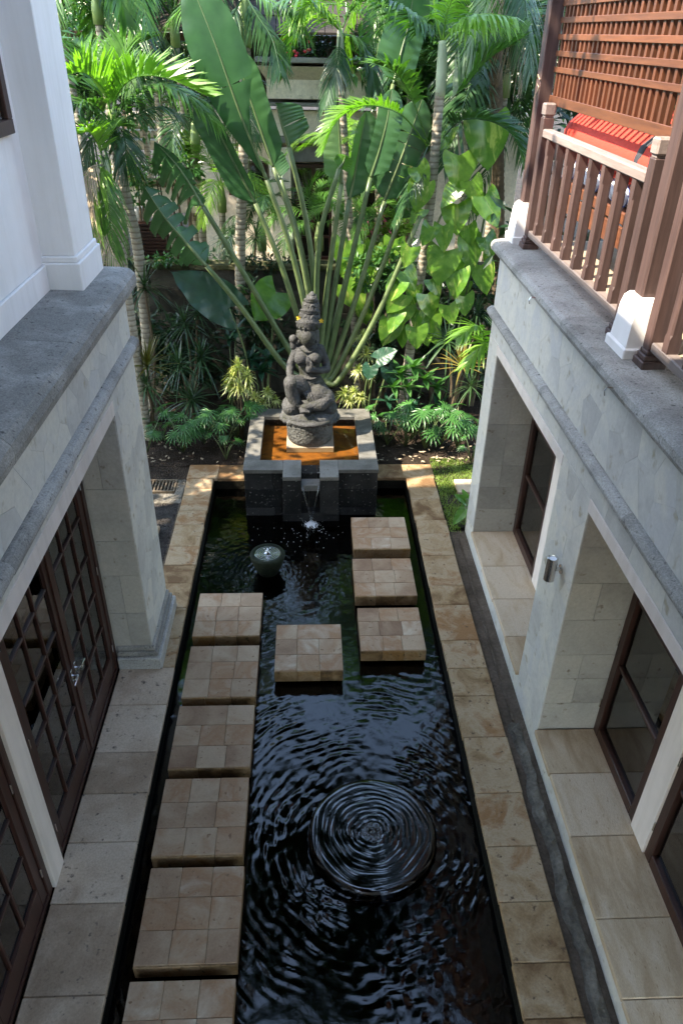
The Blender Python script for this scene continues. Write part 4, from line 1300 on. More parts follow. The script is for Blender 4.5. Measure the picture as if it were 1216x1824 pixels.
# louvred vent in the wall
lv = thing('louvre_panel', 'dark brown louvred timber panel above the garden wall', 'louvre', tuple(at(268, 430, 14.6)))
p0 = at(240, 395, 14.6); p1 = at(300, 465, 14.6)
MB().box(p0.x, p1.x, 14.62, 14.7, p1.z, p0.z).build('backing', 'door', lv)
n = 11
for k in range(n):
    z = p1.z+(p0.z-p1.z)*(k+.5)/n
    MB().box(p0.x, p1.x, 14.55, 14.61, z-.02, z+.012).build('slat', 'doory', lv)

hb = thing('house', 'cream house behind the garden with planter balcony and dark doors', 'house', (0, 18, 1.55))
HY = 17.0
def hbox(x0, y0, x1, y1, Ya, Yb, mat, name, c=.01):
    """box whose front face at distance Ya spans two spots of the photograph"""
    a = at(x0, y0, Ya); b_ = at(x1, y1, Ya)
    return MB().box(a.x, b_.x, Ya, Yb, b_.z, a.z, c).build(name, mat, hb)
hbox(330, 196, 900, 470, HY+.3, HY+.6, 'farcream', 'wall')
hbox(432, 181, 780, 194, HY-.25, HY+.6, 'fargrey', 'ledge')
hbox(478, 196, 780, 246, HY+.05, HY+.3, 'farcream', 'fascia')
hbox(430, 243, 780, 259, HY-.1, HY+.3, 'fargrey', 'string_course')
hbox(522, 259, 780, 292, HY+.1, HY+.3, 'fargrey', 'door_lintel')
hbox(478, 262, 521, 470, HY, HY+.3, 'farcream', 'pilaster')
hbox(592, 292, 612, 470, HY, HY+.3, 'farcream', 'pilaster')
# planter balcony: body, flared cornice, capping
hbox(474, 140, 780, 181, HY-.3, HY+.8, 'farcream', 'planter_body')
a = at(474, 141, HY-.3); b_ = at(780, 141, HY-.3); t0 = at(457, 117, HY-.55)
MB().add([(a.x, HY-.3, a.z), (b_.x, HY-.3, a.z), (b_.x, HY+.8, a.z), (a.x, HY+.8, a.z),
          (t0.x, HY-.55, t0.z), (b_.x, HY-.55, t0.z), (b_.x, HY+.8, t0.z), (t0.x, HY+.8, t0.z)],
         [(0, 1, 5, 4), (1, 2, 6, 5), (2, 3, 7, 6), (3, 0, 4, 7), (4, 5, 6, 7), (0, 3, 2, 1)]).build('planter_cornice', 'farcream', hb)
hbox(453, 101, 790, 117, HY-.58, HY+.8, 'fargrey', 'planter_capping')
# dark doors and windows
def hopening(x0, y0, x1, y1, Ya, panes, cols=1, name='door', frame=.07):
    a = at(x0, y0, Ya); b_ = at(x1, y1, Ya)
    w = MB().box(a.x, a.x+frame, Ya-.04, Ya+.06, b_.z, a.z, .006).box(b_.x-frame, b_.x, Ya-.04, Ya+.06, b_.z, a.z, .006)
    w.box(a.x+frame, b_.x-frame, Ya-.04, Ya+.06, a.z-frame, a.z, .006).box(a.x+frame, b_.x-frame, Ya-.04, Ya+.06, b_.z, b_.z+frame, .006)
    w = w.build(name, 'door', hb)
    for c in range(1, cols):
        x = a.x+(b_.x-a.x)*c/cols
        MB().box(x-.04, x+.04, Ya-.03, Ya+.05, b_.z+frame, a.z-frame, .004).build('mullion', 'door', w)
    for r in range(1, panes):
        z = b_.z+(a.z-b_.z)*r/panes
        MB().box(a.x+frame, b_.x-frame, Ya-.02, Ya+.04, z-.025, z+.025, .004).build('glazing_bar', 'doory', w)
    MB().box(a.x+frame*.8, b_.x-frame*.8, Ya+.01, Ya+.02, b_.z+frame*.8, a.z-frame*.8).build('pane', 'glass', w)
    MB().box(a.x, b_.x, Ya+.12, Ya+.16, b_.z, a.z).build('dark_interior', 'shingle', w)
hopening(523, 292, 591, 462, HY+.14, 4, 2)
hopening(405, 288, 477, 348, HY+.14, 1, 2, 'window')
hopening(620, 300, 720, 460, HY+.14, 4, 2)
# upper dark verandah with posts
hbox(380, 20, 900, 181, HY+2.6, HY+2.8, 'shingle', 'verandah_wall')
for x in (402, 428, 446, 462, 640, 720):
    hbox(x-4, 60, x+4, 181, HY+1.0, HY+1.12, 'post', 'verandah_post')
hbox(380, 158, 470, 166, HY+1.0, HY+1.1, 'post', 'verandah_rail')
for k in range(8):
    hbox(386+k*10, 166, 389+k*10, 181, HY+1.02, HY+1.08, 'post', 'verandah_baluster')
# shingled roof, in courses
for k in range(9):
    z0 = 5.95+k*.26; y0 = HY-.7+k*.33
    x = -3.2
    while x < 6:
        L = rg.uniform(.35, .6)
        MB().add([(x, y0, z0), (x+L-.012, y0, z0), (x+L-.012, y0+.45, z0+.33), (x, y0+.45, z0+.33),
                  (x, y0, z0+.035), (x+L-.012, y0, z0+.035), (x+L-.012, y0+.45, z0+.365), (x, y0+.45, z0+.365)],
                 [(0, 1, 5, 4), (1, 2, 6, 5), (2, 3, 7, 6), (3, 0, 4, 7), (4, 5, 6, 7)]).build('shingle', 'shingle', hb)
        x += L
MB().box(-6.5, 6, HY+.2, HY+3, 5.80, 5.93).build('eave', 'eave', hb)
# low terrace wall on the left with white slabs
tw = thing('terrace_wall', 'pale terrace wall with stone capping left of the cream house', 'garden wall', (-4, 16, 1.55))
def tbox(x0, y0, x1, y1, Ya, Yb, mat, name, par):
    a = at(x0, y0, Ya); b_ = at(x1, y1, Ya)
    MB().box(a.x, b_.x, Ya, Yb, b_.z, a.z, .01).build(name, mat, par)
tbox(180, 332, 360, 380, 15.6, 15.8, 'farcream', 'wall', tw)
tbox(178, 322, 362, 332, 15.5, 15.9, 'moss', 'capping', tw)
tbox(205, 372, 262, 382, 15.3, 15.6, 'moss', 'shelf', tw)
ts = thing('garden_steps', 'pale tan stone steps far back between the palms on the left', 'steps', (-5.5, 22, 1.55))
for k, (y0, y1) in enumerate(((202, 214), (217, 229), (232, 246), (249, 268))):
    tbox(225-k*3, y0, 330+k*4, y1, 21-k*.4, 21.6, 'farcream', 'step', ts)
pt = at(247, 385, 15.3)
po = thing('plant_pot', 'white round plant pot standing by the terrace wall', 'pot', (pt.x, pt.y, pt.z-.2))
MB().lathe([(.10, pt.z-.18), (.16, pt.z-.02), (.18, pt.z+.12), (.17, pt.z+.17), (.14, pt.z+.17), (.13, pt.z+.1)], pt.x, pt.y, 20).build('pot', 'clay', po, smooth=True)

# =================================================================== PLANTS
def catmull(P, n):
    P = [Vector(p) for p in P]
    Q = [P[0]*2-P[1]]+P+[P[-1]*2-P[-2]]
    out = []
    m = len(P)-1
    for i in range(n+1):
        t = i/n*m; k = min(int(t), m-1); t -= k
        a, b_, c, d = Q[k], Q[k+1], Q[k+2], Q[k+3]
        out.append(.5*((2*b_)+(c-a)*t+(2*a-5*b_+4*c-d)*t*t+(3*b_-a-3*c+d)*t**3))
    return out
UP = Vector((0, 0, 1))

def frond_mb(pts, L=.5, n=64, w=.028, ang=58, vee=18, droop=.35, t0=.14, rachis=.014, seed=0, twist=0.0, ends=.45):
    """a pinnate leaf: curved rachis with ribbon leaflets along both sides"""
    rg = random.Random(seed)
    C = catmull(pts, 28)
    b = MB()
    b.tube(C, [rachis*(1-.8*i/28) for i in range(29)], 5)
    for i in range(n):
        t = t0+(1-t0)*(i+.5)/n
        f = t*28; k = min(int(f), 27)
        p = C[k].lerp(C[k+1], f-k)
        T = (C[min(k+2, 28)]-C[max(k-1, 0)]).normalized()
        Sx = T.cross(UP)
        if Sx.length < .05: Sx = Vector((1, 0, 0))
        Sx.normalize(); U = Sx.cross(T)
        if twist:
            q = Matrix.Rotation(twist, 3, T); Sx = q@Sx; U = q@U
        s_ = (t-t0)/(1-t0)
        l0 = L*(ends+(1-ends)*math.sin(math.pi*min(1, .12+.88*s_)**.85))*(1 if s_ < .93 else .8)
        for sd in (-1, 1):
            l = l0*rg.uniform(.86, 1.1)
            a = R_(ang*(1-.45*s_)+rg.uniform(-7, 7)); v = R_(vee+rg.uniform(-9, 9))
            d = ((Sx*sd*math.cos(v)+U*math.sin(v))*math.sin(a)+T*math.cos(a)).normalized()
            nn = d.cross(T)
            if nn.length < 1e-4: nn = Vector((0, 0, 1))
            wv = nn.normalized().cross(d).normalized()
            dr = droop*rg.uniform(.6, 1.5)
            k0 = len(b.v)
            for u, ww in ((0, .35), (.3, 1), (.68, .75), (1, .04)):
                c = p+d*(l*u)-UP*(dr*l*u*u)
                b.v.append(tuple(c-wv*w*ww*.5)); b.v.append(tuple(c+wv*w*ww*.5))
            for q_ in range(3):
                b.f.append((k0+q_*2, k0+q_*2+1, k0+q_*2+3, k0+q_*2+2))
    return b

def ringed_trunk(pts, r0, r1, pitch=.07, amp=.05):
    L = sum((Vector(pts[i+1])-Vector(pts[i])).length for i in range(len(pts)-1))
    n = max(6, int(L/pitch)*3)
    C = catmull(pts, n)
    rad = []
    for i in range(n+1):
        r = r0+(r1-r0)*i/n
        rad.append(r*(1+amp*(.9 if i % 3 == 0 else -.35)))
    return MB().tube(C, rad, 12)

# shared frond shapes for background palms (local: grows along +X, arching)
def arch(L, rise, drop):
    return [(0, 0, 0), (L*.3, 0, rise*.8), (L*.62, 0, rise), (L*.85, 0, rise-drop*.35), (L, 0, rise-drop)]
FR = {}
for mat in ('palm', 'palmdark', 'palmlight'):
    FR[mat] = [frond_mb(arch(L, ri, dr), L=ll, n=46, w=.032, vee=v, droop=d, seed=i*7+3).mesh('frond', mat, False)
               for i, (L, ri, dr, ll, v, d) in enumerate(((1.7, .55, .75, .52, 22, .3), (1.9, .4, 1.1, .56, 12, .5), (1.5, .75, .4, .5, 28, .25), (1.7, .2, 1.3, .5, 5, .6)))]
def palm(label_, x, y, z0, H, n, mat='palm', sc=1.0, r=.07, seed=0, lean=(0, 0), tilt=(-25, 55), shaft=True, bark='bark', group=None, name='palm_tree'):
    rg = random.Random(seed)
    t = thing(name, label_, 'palm', (x, y, z0), 0, group)
    ringed_trunk([(0, 0, 0), (lean[0]*.4, lean[1]*.4, H*.5), (lean[0], lean[1], H)], r*1.15, r*.8, .1).build('trunk', bark, t, smooth=True, world=False, origin=(0, 0, 0))
    top = Vector((lean[0], lean[1], H))
    if shaft:
        MB().tube([top-UP*.02, top+UP*.2, top+UP*.5], [r*1.15, r*1.2, r*.5], 10).build('crownshaft', 'shaftgreen', t, smooth=True, world=False, origin=(0, 0, 0))
        top = top+UP*.45
    for k in range(n):
        yaw = 2.4*k+rg.uniform(-.3, .3)
        tl = R_(tilt[0]+(tilt[1]-tilt[0])*(1-k/max(1, n-1))+rg.uniform(-10, 10))
        m = Euler((rg.uniform(-.3, .3), -tl, yaw), 'XYZ').to_matrix()
        inst('frond', rg.choice(FR[mat]), t, top, m, sc*rg.uniform(.85, 1.12))
    return t

def rosette_mb(n, L, w, up_=(-20, 85), droop=.35, seed=0, fold=.3, curl=1.0):
    rg = random.Random(seed); b = MB()
    for k in range(n):
        yaw = 2.399*k+rg.uniform(-.2, .2)
        e = R_(up_[0]+(up_[1]-up_[0])*(k/n)+rg.uniform(-9, 9))
        l = L*rg.uniform(.75, 1.1)*(1-.25*k/n)
        h = Vector((math.cos(yaw), math.sin(yaw), 0)); sd = Vector((-math.sin(yaw), math.cos(yaw), 0))
        dr = droop*rg.uniform(.5, 1.5)*math.cos(e)
        base = UP*(.12*L*k/n)
        k0 = len(b.v)
        for u, ww in ((0, .7), (.25, 1), (.5, .95), (.78, .6), (1, .03)):
            c = base+(h*math.cos(e)+UP*math.sin(e))*(l*u)-UP*(dr*l*(u**2)*curl)
            b.v.append(tuple(c-sd*w*ww*.5+UP*w*fold*ww*.5)); b.v.append(tuple(c)); b.v.append(tuple(c+sd*w*ww*.5+UP*w*fold*ww*.5))
        for q_ in range(4):
            b.f.append((k0+q_*3, k0+q_*3+1, k0+q_*3+4, k0+q_*3+3)); b.f.append((k0+q_*3+1, k0+q_*3+2, k0+q_*3+5, k0+q_*3+4))
    return b

def broad_mb(L=1.0, W=.7, lobe=.22, fold=.18, curl=.2, wave=0.0, nu=5, nv=12, seed=0, ribs=0.0, full=.62):
    """broad leaf: local y runs from the stalk to the tip, z is the upper face; lobe > 0 gives a heart-shaped base"""
    rg = random.Random(seed); b = MB(); ph = rg.uniform(0, 6)
    for i in range(nv+1):
        t = i/nv
        wdt = W*.5*(math.sin(math.pi*min(1, (t*.93+.07))**full))**.8*(1-t**7*.4)
        if t > .85: wdt *= max(.02, 1-((t-.85)/.15)**1.3)
        for j in range(-nu, nu+1):
            u = j/nu
            x = u*wdt
            back_ = lobe*L*(abs(u)**1.2)*max(0, 1-t*2.2)
            y = L*t-back_
            z = abs(x)*fold-curl*L*(t**2)*.5+wave*L*math.sin(t*22+ph+(3 if j > 0 else 0))*abs(u)**2-.06*L*max(0, .3-t)*abs(u)
            if ribs: z += ribs*L*math.sin(44*(t-.30*abs(u)))*min(1, abs(u)*2.5)*(1-t)
            b.v.append((x, y, z))
    s_ = 2*nu+1
    for i in range(nv):
        for j in range(2*nu):
            b.f.append((i*s_+j, i*s_+j+1, (i+1)*s_+j+1, (i+1)*s_+j))
    return b

def face_matrix(direc, normal):
    """rotation that points a broad leaf's tip along direc and its face along normal"""
    y = Vector(direc).normalized(); z = Vector(normal); z = (z-y*z.dot(y)).normalized()
    x = y.cross(z)
    return Matrix((x, y, z)).transposed()

def leafball(n, rx, ry, rz, size, seed, shell=.45, droop=.3, w=.42):
    """many small folded leaves through an uneven volume"""
    rg = random.Random(seed); b = MB()
    cl = [(Vector((rg.gauss(0, .42), rg.gauss(0, .42), rg.gauss(0, .42))), rg.uniform(.3, .55)) for _ in range(max(5, n//60))]
    for k in range(n):
        c, r = rg.choice(cl)
        d = Vector((rg.gauss(0, 1), rg.gauss(0, 1), rg.gauss(0, 1))).normalized()
        p = c+d*r*rg.uniform(shell, 1)
        p = Vector((p.x*rx, p.y*ry, p.z*rz))
        o_ = (d+Vector((rg.gauss(0, .6), rg.gauss(0, .6), rg.gauss(0, .5)-droop))).normalized()
        s_ = o_.cross(Vector((rg.gauss(0, .5), rg.gauss(0, .5), 1)))
        if s_.length < .05: continue
        s_.normalize(); nn = s_.cross(o_)
        l = size*rg.uniform(.65, 1.25); ww = l*w
        k0 = len(b.v)
        for q_ in (p, p+o_*l*.45+s_*ww*.5+nn*ww*.16, p+o_*l*.5-nn*ww*.02, p+o_*l*.45-s_*ww*.5+nn*ww*.16, p+o_*l):
            b.v.append(tuple(q_))
        b.f += [(k0, k0+1, k0+2), (k0, k0+2, k0+3), (k0+1, k0+4, k0+2), (k0+2, k0+4, k0+3)]
    return b
def shrub(label_, c, rx, ry, rz, n, size, mat, seed, cat='shrub', name='shrub', group=None, w=.42, base=None):
    zb = base if base is not None else c[2]-rz
    t = thing(name, label_, cat, (c[0], c[1], zb), 0, group)
    rg = random.Random(seed+1)
    for k in range(3):
        dx, dy = rg.uniform(-.4, .4)*rx, rg.uniform(-.3, .3)*ry
        MB().tube([(dx*.3, dy*.3, 0), (dx*.7, dy*.7, (c[2]-zb)*.6), (dx, dy, c[2]-zb+rz*.3)], [.03, .022, .008], 6).build('stem', 'barkbrown', t, world=False, origin=(0, 0, 0))
    f = leafball(n, rx, ry, rz, size, seed, w=w).build('foliage', mat, t, world=False, origin=(0, 0, 0), fixn=False)
    f.location = (0, 0, c[2]-zb)
    stuff(f)
    return t

# ---- traveller's palm fan behind the statue
TP = 12.15
tp = thing('travellers_palm', 'huge fan-shaped traveller palm with paddle leaves behind the statue', 'plant', (at(566, 700, TP).x, TP, 0))
bz = at(566, 690, TP)
MB().tube([(bz.x, TP, 0), (bz.x, TP, bz.z*.6), (bz.x+.02, TP, bz.z+.1)], [.16, .17, .14], 14).build('trunk', 'barkbrown', tp, smooth=True)
def paddle(pet, blade, wl, wr, phl=25, phr=-25, mat='ravenala', r=(.064, .036), tears=(), seed=0, dY=0.0, tear_drop=.0, base_y=0.0, tl=(.14, .6), tr=(.14, .6)):
    """petiole and blade of one paddle leaf; spots given along the photograph, at the fan's own distance"""
    rg = random.Random(seed)
    n = len(pet)
    P = [at(x, y, TP+base_y+dY*(i/(n-1))) for i, (x, y) in enumerate(pet)]      # base first
    C = catmull(P, 14)
    lf = MB().tube(C, [r[0]+(r[1]-r[0])*(i/14)**.8 for i in range(15)], 9).build('leaf_stalk', 'stem', tp, smooth=True)
    if not blade: return lf
    B = [P[-1]]+[at(x, y, TP+base_y+dY+o) for x, y, o in blade]
    N = 40
    Q = catmull(B, N)
    MB().tube(Q, [r[1]*.75*(1-.85*i/N) for i in range(N+1)], 6).build('midrib', 'stem', lf, smooth=True)
    YV = Vector((0, 1, 0))
    b = MB()
    for sd, W, ph in ((-1, wl, phl), (1, wr, phr)):
        if W <= 0: continue
        nu = 6
        tear_at = sorted(tears)
        prev = None
        strip_drop = 0
        ti = 0
        for i in range(N+1):
            t = i/N
            T = (Q[min(i+1, N)]-Q[max(i-1, 0)]).normalized()
            Bn = YV.cross(T).normalized()*sd
            lat = Bn*math.cos(R_(ph))+YV*math.sin(R_(ph))*(1 if sd > 0 else 1)
            wd = W*(min(1, t/(tl if sd < 0 else tr)[0])**(tl if sd < 0 else tr)[1])*(max(0.0, 1-max(0, (t-.72)/.28)**2.2))**.6
            cut = ti < len(tear_at) and t >= tear_at[ti]
            def row(sx, dr):
                out = []
                for j in range(nu+1):
                    u = j/nu
                    p = Q[i]+lat*(wd*u)+T*(.10*W*u*sx)-YV*(.05*W*math.sin(u*2.6))-UP*(dr*W*u*u)
                    p = p+YV*(.006*math.sin(t*60+sd)*u)
                    b.v.append(tuple(p)); out.append(len(b.v)-1)
                return out
            if cut:
                r1 = row(1.0-.9, strip_drop)
                if prev: 
                    for j in range(nu): b.f.append((prev[j], prev[j+1], r1[j+1], r1[j]))
                strip_drop = tear_drop*rg.uniform(.3, 1.3)
                ti += 1
                prev = row(1.0+rg.uniform(.3, .9), strip_drop)
            else:
                r1 = row(1.0, strip_drop)
                if prev:
                    for j in range(nu): b.f.append((prev[j], prev[j+1], r1[j+1], r1[j]))
                prev = r1
    b.build('blade', mat, lf, smooth=True, fixn=False)
    return lf
paddle([(548, 680), (505, 650), (430, 548), (368, 474)], [(330, 430, .1), (292, 385, .15), (256, 330, .2)], .30, .30, 35, 30, tears=(.12, .22, .3, .42, .5, .62, .75, .86), tear_drop=.55, seed=1, dY=-.5)
paddle([(550, 676), (525, 640), (430, 480), (362, 368)], [(340, 330, .1), (312, 290, .2), (276, 252, .3)], .34, .15, 30, -20, tears=(.1, .2, .32, .4, .52, .65, .8), tear_drop=.7, seed=2, dY=-.3)
paddle([(555, 672), (540, 600), (500, 470), (455, 362)], [(420, 295, -.05), (385, 225, -.1), (358, 180, -.05)], .28, .12, 10, -30, seed=3, dY=-.1)
paddle([(558, 670), (553, 600), (520, 450), (475, 320)], [(452, 262, -.1), (425, 195, -.15), (384, 80, -.15), (340, -30, -.05)], .40, .38, 18, -12, seed=4, dY=-.35, tears=(.6,), tear_drop=.05, tl=(.65, .9), tr=(.62, 3.2))
paddle([(561, 672), (560, 600), (530, 430), (487, 298)], [(462, 225, 0), (440, 160, .05), (421, 92, .1)], .03, .25, 0, -10, seed=5, dY=.0, r=(.05, .026))
paddle([(563, 672), (562, 590), (536, 440), (500, 320)], [(490, 300, .1), (478, 275, .15)], .0, .22, 0, 20, seed=15, dY=.1, r=(.055, .03))
paddle([(564, 672), (566, 590), (550, 420), (515, 262)], [(505, 232, 0), (498, 210, 0), (492, 184, 0)], .0, .38, 0, 12, seed=6, dY=.2, tears=(.4,), tear_drop=.1)
paddle([(567, 672), (572, 610), (588, 470), (608, 328)], [(607, 285, 0), (604, 240, 0), (602, 196, 0)], .26, .02, 5, 5, 'ravlight', seed=7, dY=.1)
paddle([(569, 674), (578, 630), (598, 500), (622, 355)], [(633, 300, 0), (642, 250, -.02), (652, 200, 0)], .13, .24, -35, 5, seed=8, dY=.15)
paddle([(571, 676), (585, 640), (620, 485), (660, 316)], [(675, 270, 0), (688, 220, 0), (698, 160, .1)], .16, .22, 5, -15, seed=9, dY=.1)
paddle([(574, 678), (592, 650), (640, 512), (684, 358)], [(705, 305, 0), (728, 245, .05), (752, 175, .1)], .30, .26, 10, 5, seed=10, dY=.25, tears=(.3, .42, .6, .7), tear_drop=.15)
paddle([(577, 680), (598, 662), (655, 540), (712, 390)], [(722, 365, 0), (735, 330, .05)], .12, .16, 20, 20, seed=11, dY=.2, tears=(.4, .7), tear_drop=.3)
paddle([(580, 682), (605, 675), (672, 560), (748, 385)], [], 0, 0, seed=12, dY=.0)
paddle([(562, 668), (563, 560), (570, 420), (604, 300)], [(611, 290, 0), (615, 278, 0)], .14, .14, 15, 15, 'aloclight', seed=13, dY=-.1, r=(.055, .036))
# top leaves reaching in from above on the right
paddle([(574, 676), (600, 560), (650, 360), (700, 150)], [(715, 90, .2), (728, 40, .3), (740, -40, .3)], .34, .28, 0, 10, 'ravenala', seed=14, dY=.5, r=(.045, .03))

# ---- palms whose fronds shape the picture
def ipalm(label_, trunk, shaft=None, shaft_m='shaft', r=.07, seed=0, bark='bark', foot=None, name='palm_tree'):
    """palm whose trunk passes spots of the photograph: (x, y, distance) from the foot up"""
    P = [at(*p) for p in trunk]
    if foot is not None: P[0] = Vector((P[0].x, P[0].y, foot))
    t = thing(name, label_, 'palm', tuple(P[0]))
    ringed_trunk(P, r*1.1, r*.9, .07).build('trunk', bark, t, smooth=True)
    if shaft:
        C = catmull([at(*p) for p in shaft], 10)
        MB().tube(C, [r*(.95+.35*math.sin(math.pi*i/10*.8))*(1-.45*i/10) for i in range(11)], 10).build('crownshaft', shaft_m, t, smooth=True)
    return t
def ifrond(t, pts, L, mat, n=46, seed=0, **kw):
    frond_mb([at(*p) for p in pts], L=L, n=n, seed=seed, **kw).build('frond', mat, t, fixn=False)

lp = ipalm('leaning palm with bright green arching fronds beside the white column', [(272, 740, 12.3), (250, 475, 12.3), (225, 350, 12.3), (204, 240, 12.3)], [(204, 250, 12.3), (202, 225, 12.3), (200, 195, 12.3)], 'shaftgreen', .085, foot=0.0)
ifrond(lp, [(201, 215, 12.3), (212, 165, 12.2), (245, 137, 12.0), (300, 140, 11.7), (372, 172, 11.4)], .62, 'palmlight', 52, 1, vee=48, droop=.12, w=.045)
ifrond(lp, [(202, 220, 12.3), (228, 180, 12.2), (280, 150, 12.0), (330, 165, 11.8), (395, 225, 11.6)], .5, 'palm', 46, 2, vee=10, droop=.5, w=.04)
ifrond(lp, [(200, 210, 12.3), (185, 160, 12.0), (150, 130, 11.6), (115, 135, 11.2)], .62, 'palmlight', 46, 3, vee=50, droop=.1, w=.045)
ifrond(lp, [(198, 215, 12.3), (165, 185, 12.1), (130, 190, 11.8), (95, 230, 11.6)], .55, 'palm', 44, 4, vee=20, droop=.3, w=.045)
ifrond(lp, [(200, 210, 12.3), (210, 140, 12.6), (225, 90, 12.9), (265, 70, 13.1)], .6, 'palm', 44, 5, vee=35, droop=.2, w=.045)
ifrond(lp, [(200, 212, 12.3), (175, 130, 12.7), (150, 90, 13.0), (120, 80, 13.2)], .6, 'palm', 44, 6, vee=30, droop=.2, w=.045)
ifrond(lp, [(201, 222, 12.3), (240, 205, 12.2), (290, 190, 12.3), (330, 210, 12.4)], .42, 'palmdark', 40, 7, vee=5, droop=.6)
ifrond(lp, [(201, 220, 12.3), (218, 235, 12.0), (225, 270, 11.9), (215, 310, 11.8)], .4, 'palmdark', 36, 8, vee=0, droop=.6)
ifrond(lp, [(200, 214, 12.3), (178, 225, 11.9), (160, 260, 11.7), (150, 300, 11.6)], .5, 'palmdark', 40, 9, vee=0, droop=.6)

lp2 = ipalm('short palm with smooth grey crownshaft and drooping dry fronds by the white column', [(228, 520, 11.6), (216, 450, 11.6), (208, 400, 11.6)], [(208, 405, 11.6), (197, 350, 11.6), (186, 285, 11.6)], 'shaft', .075, foot=0.0)
ifrond(lp2, [(186, 290, 11.6), (172, 250, 11.5), (158, 235, 11.3), (138, 240, 11.2)], .42, 'palmlight', 40, 11, vee=40, droop=.15)
ifrond(lp2, [(188, 295, 11.6), (175, 310, 11.4), (165, 360, 11.3), (170, 440, 11.2)], .42, 'palmlight', 40, 12, vee=10, droop=.7)
ifrond(lp2, [(186, 290, 11.6), (190, 330, 11.3), (196, 390, 11.2), (205, 470, 11.15)], .36, 'palm', 40, 13, vee=-10, droop=.8)
ifrond(lp2, [(188, 292, 11.6), (160, 300, 11.4), (148, 340, 11.3), (160, 420, 11.2)], .40, 'dead', 36, 14, vee=-10, droop=.9, w=.02)
ifrond(lp2, [(187, 290, 11.6), (182, 340, 11.4), (190, 420, 11.2), (215, 480, 11.1)], .34, 'dead', 36, 15, vee=-10, droop=.9, w=.02)
ifrond(lp2, [(186, 290, 11.6), (195, 240, 11.7), (205, 225, 11.8), (225, 225, 11.9)], .4, 'palm', 36, 16, vee=30, droop=.2)

cp = ipalm('tall slim ringed palm standing left of the traveller palm', [(420, 560, 13.25), (428, 440, 13.2), (433, 300, 13.2), (438, 75, 13.2)], [(438, 85, 13.2), (437, 40, 13.2), (434, -30, 13.2)], 'shaftgreen', .085, foot=0.0)
ifrond(cp, [(436, -10, 13.2), (460, 30, 13.0), (485, 70, 12.8), (500, 130, 12.6)], .42, 'palmdark', 40, 21, vee=0, droop=.6)
ifrond(cp, [(436, -15, 13.2), (410, 40, 13.0), (400, 80, 12.9), (385, 130, 12.8)], .45, 'palmdark', 40, 22, vee=0, droop=.6)
ifrond(cp, [(436, -20, 13.2), (480, 0, 13.0), (520, 20, 12.8), (545, 60, 12.7)], .45, 'palm', 40, 23, vee=5, droop=.5)
ifrond(cp, [(436, -25, 13.2), (390, -20, 13.0), (340, 0, 12.8), (300, 40, 12.7)], .5, 'palm', 40, 24, vee=10, droop=.4)

mp_ = ipalm('thin palm with white crownshaft in front of the planter balcony', [(640, 640, 13.3), (622, 400, 13.3), (612, 230, 13.3), (609, 140, 13.3)], [(610, 150, 13.3), (606, 100, 13.3), (606, 50, 13.3)], 'shaft', .062, foot=0.0)
ifrond(mp_, [(606, 55, 13.3), (585, 30, 13.1), (560, 5, 12.9), (520, 30, 12.7)], .5, 'palmlight', 44, 31, vee=5, droop=.6)
ifrond(mp_, [(606, 55, 13.3), (570, 20, 13.1), (540, -5, 12.8), (505, 0, 12.6)], .5, 'palm', 44, 32, vee=10, droop=.5)
ifrond(mp_, [(607, 55, 13.3), (625, 20, 13.3), (650, 0, 13.2), (690, 20, 13.0)], .5, 'palm', 44, 33, vee=15, droop=.4)
ifrond(mp_, [(607, 60, 13.3), (640, 70, 13.2), (660, 110, 13.1), (668, 160, 13.0)], .42, 'palmdark', 44, 34, vee=5, droop=.5)
ifrond(mp_, [(606, 60, 13.3), (600, 110, 13.0), (588, 150, 12.9), (578, 190, 12.8)], .36, 'palmdark', 40, 35, vee=-5, droop=.6)
ifrond(mp_, [(607, 50, 13.3), (600, 0, 13.3), (610, -40, 13.2), (640, -60, 13.0)], .5, 'palmlight', 40, 36, vee=15, droop=.4)

rp = ipalm('ringed palm with pale crownshaft rising beside the big variegated vine', [(716, 700, 12.45), (750, 480, 12.45), (768, 340, 12.45), (783, 165, 12.45)], [(783, 172, 12.45), (787, 115, 12.45), (787, 72, 12.45)], 'shaft', .078, foot=0.0)
ifrond(rp, [(786, 75, 12.45), (750, 35, 12.3), (712, 10, 12.0), (660, -20, 11.8)], .55, 'palm', 46, 41, vee=0, droop=.5, w=.045)
ifrond(rp, [(788, 75, 12.45), (820, 40, 12.3), (860, 25, 12.0), (915, 30, 11.7)], .55, 'palmlight', 46, 42, vee=0, droop=.6, w=.045)
ifrond(rp, [(789, 190, 12.6), (830, 150, 12.5), (870, 105, 12.3), (925, 70, 12.1)], .75, 'palm', 50, 43, vee=30, droop=.1, w=.05, twist=.5)
ifrond(rp, [(786, 72, 12.45), (775, 20, 12.5), (770, -40, 12.5), (790, -110, 12.5)], .5, 'palmlight', 40, 44, vee=10, droop=.5)
ifrond(rp, [(788, 72, 12.45), (800, 10, 12.3), (830, -40, 12.2), (880, -60, 12.0)], .5, 'palmlight', 40, 45, vee=10, droop=.5)
ifrond(rp, [(762, 255, 12.4), (735, 180, 12.2), (705, 130, 12.0), (672, 114, 11.9)], .55, 'palm', 48, 46, vee=25, droop=.3, w=.045, t0=.3)
ifrond(rp, [(762, 262, 12.4), (715, 205, 12.1), (650, 188, 11.8), (600, 215, 11.6), (575, 270, 11.5)], .36, 'palmlight', 54, 47, vee=38, droop=.2, w=.036, t0=.25)
ifrond(rp, [(788, 245, 12.4), (820, 215, 12.1), (870, 215, 11.8), (915, 245, 11.6), (935, 310, 11.5)], .44, 'palmdark', 50, 48, vee=35, droop=.2, w=.04)
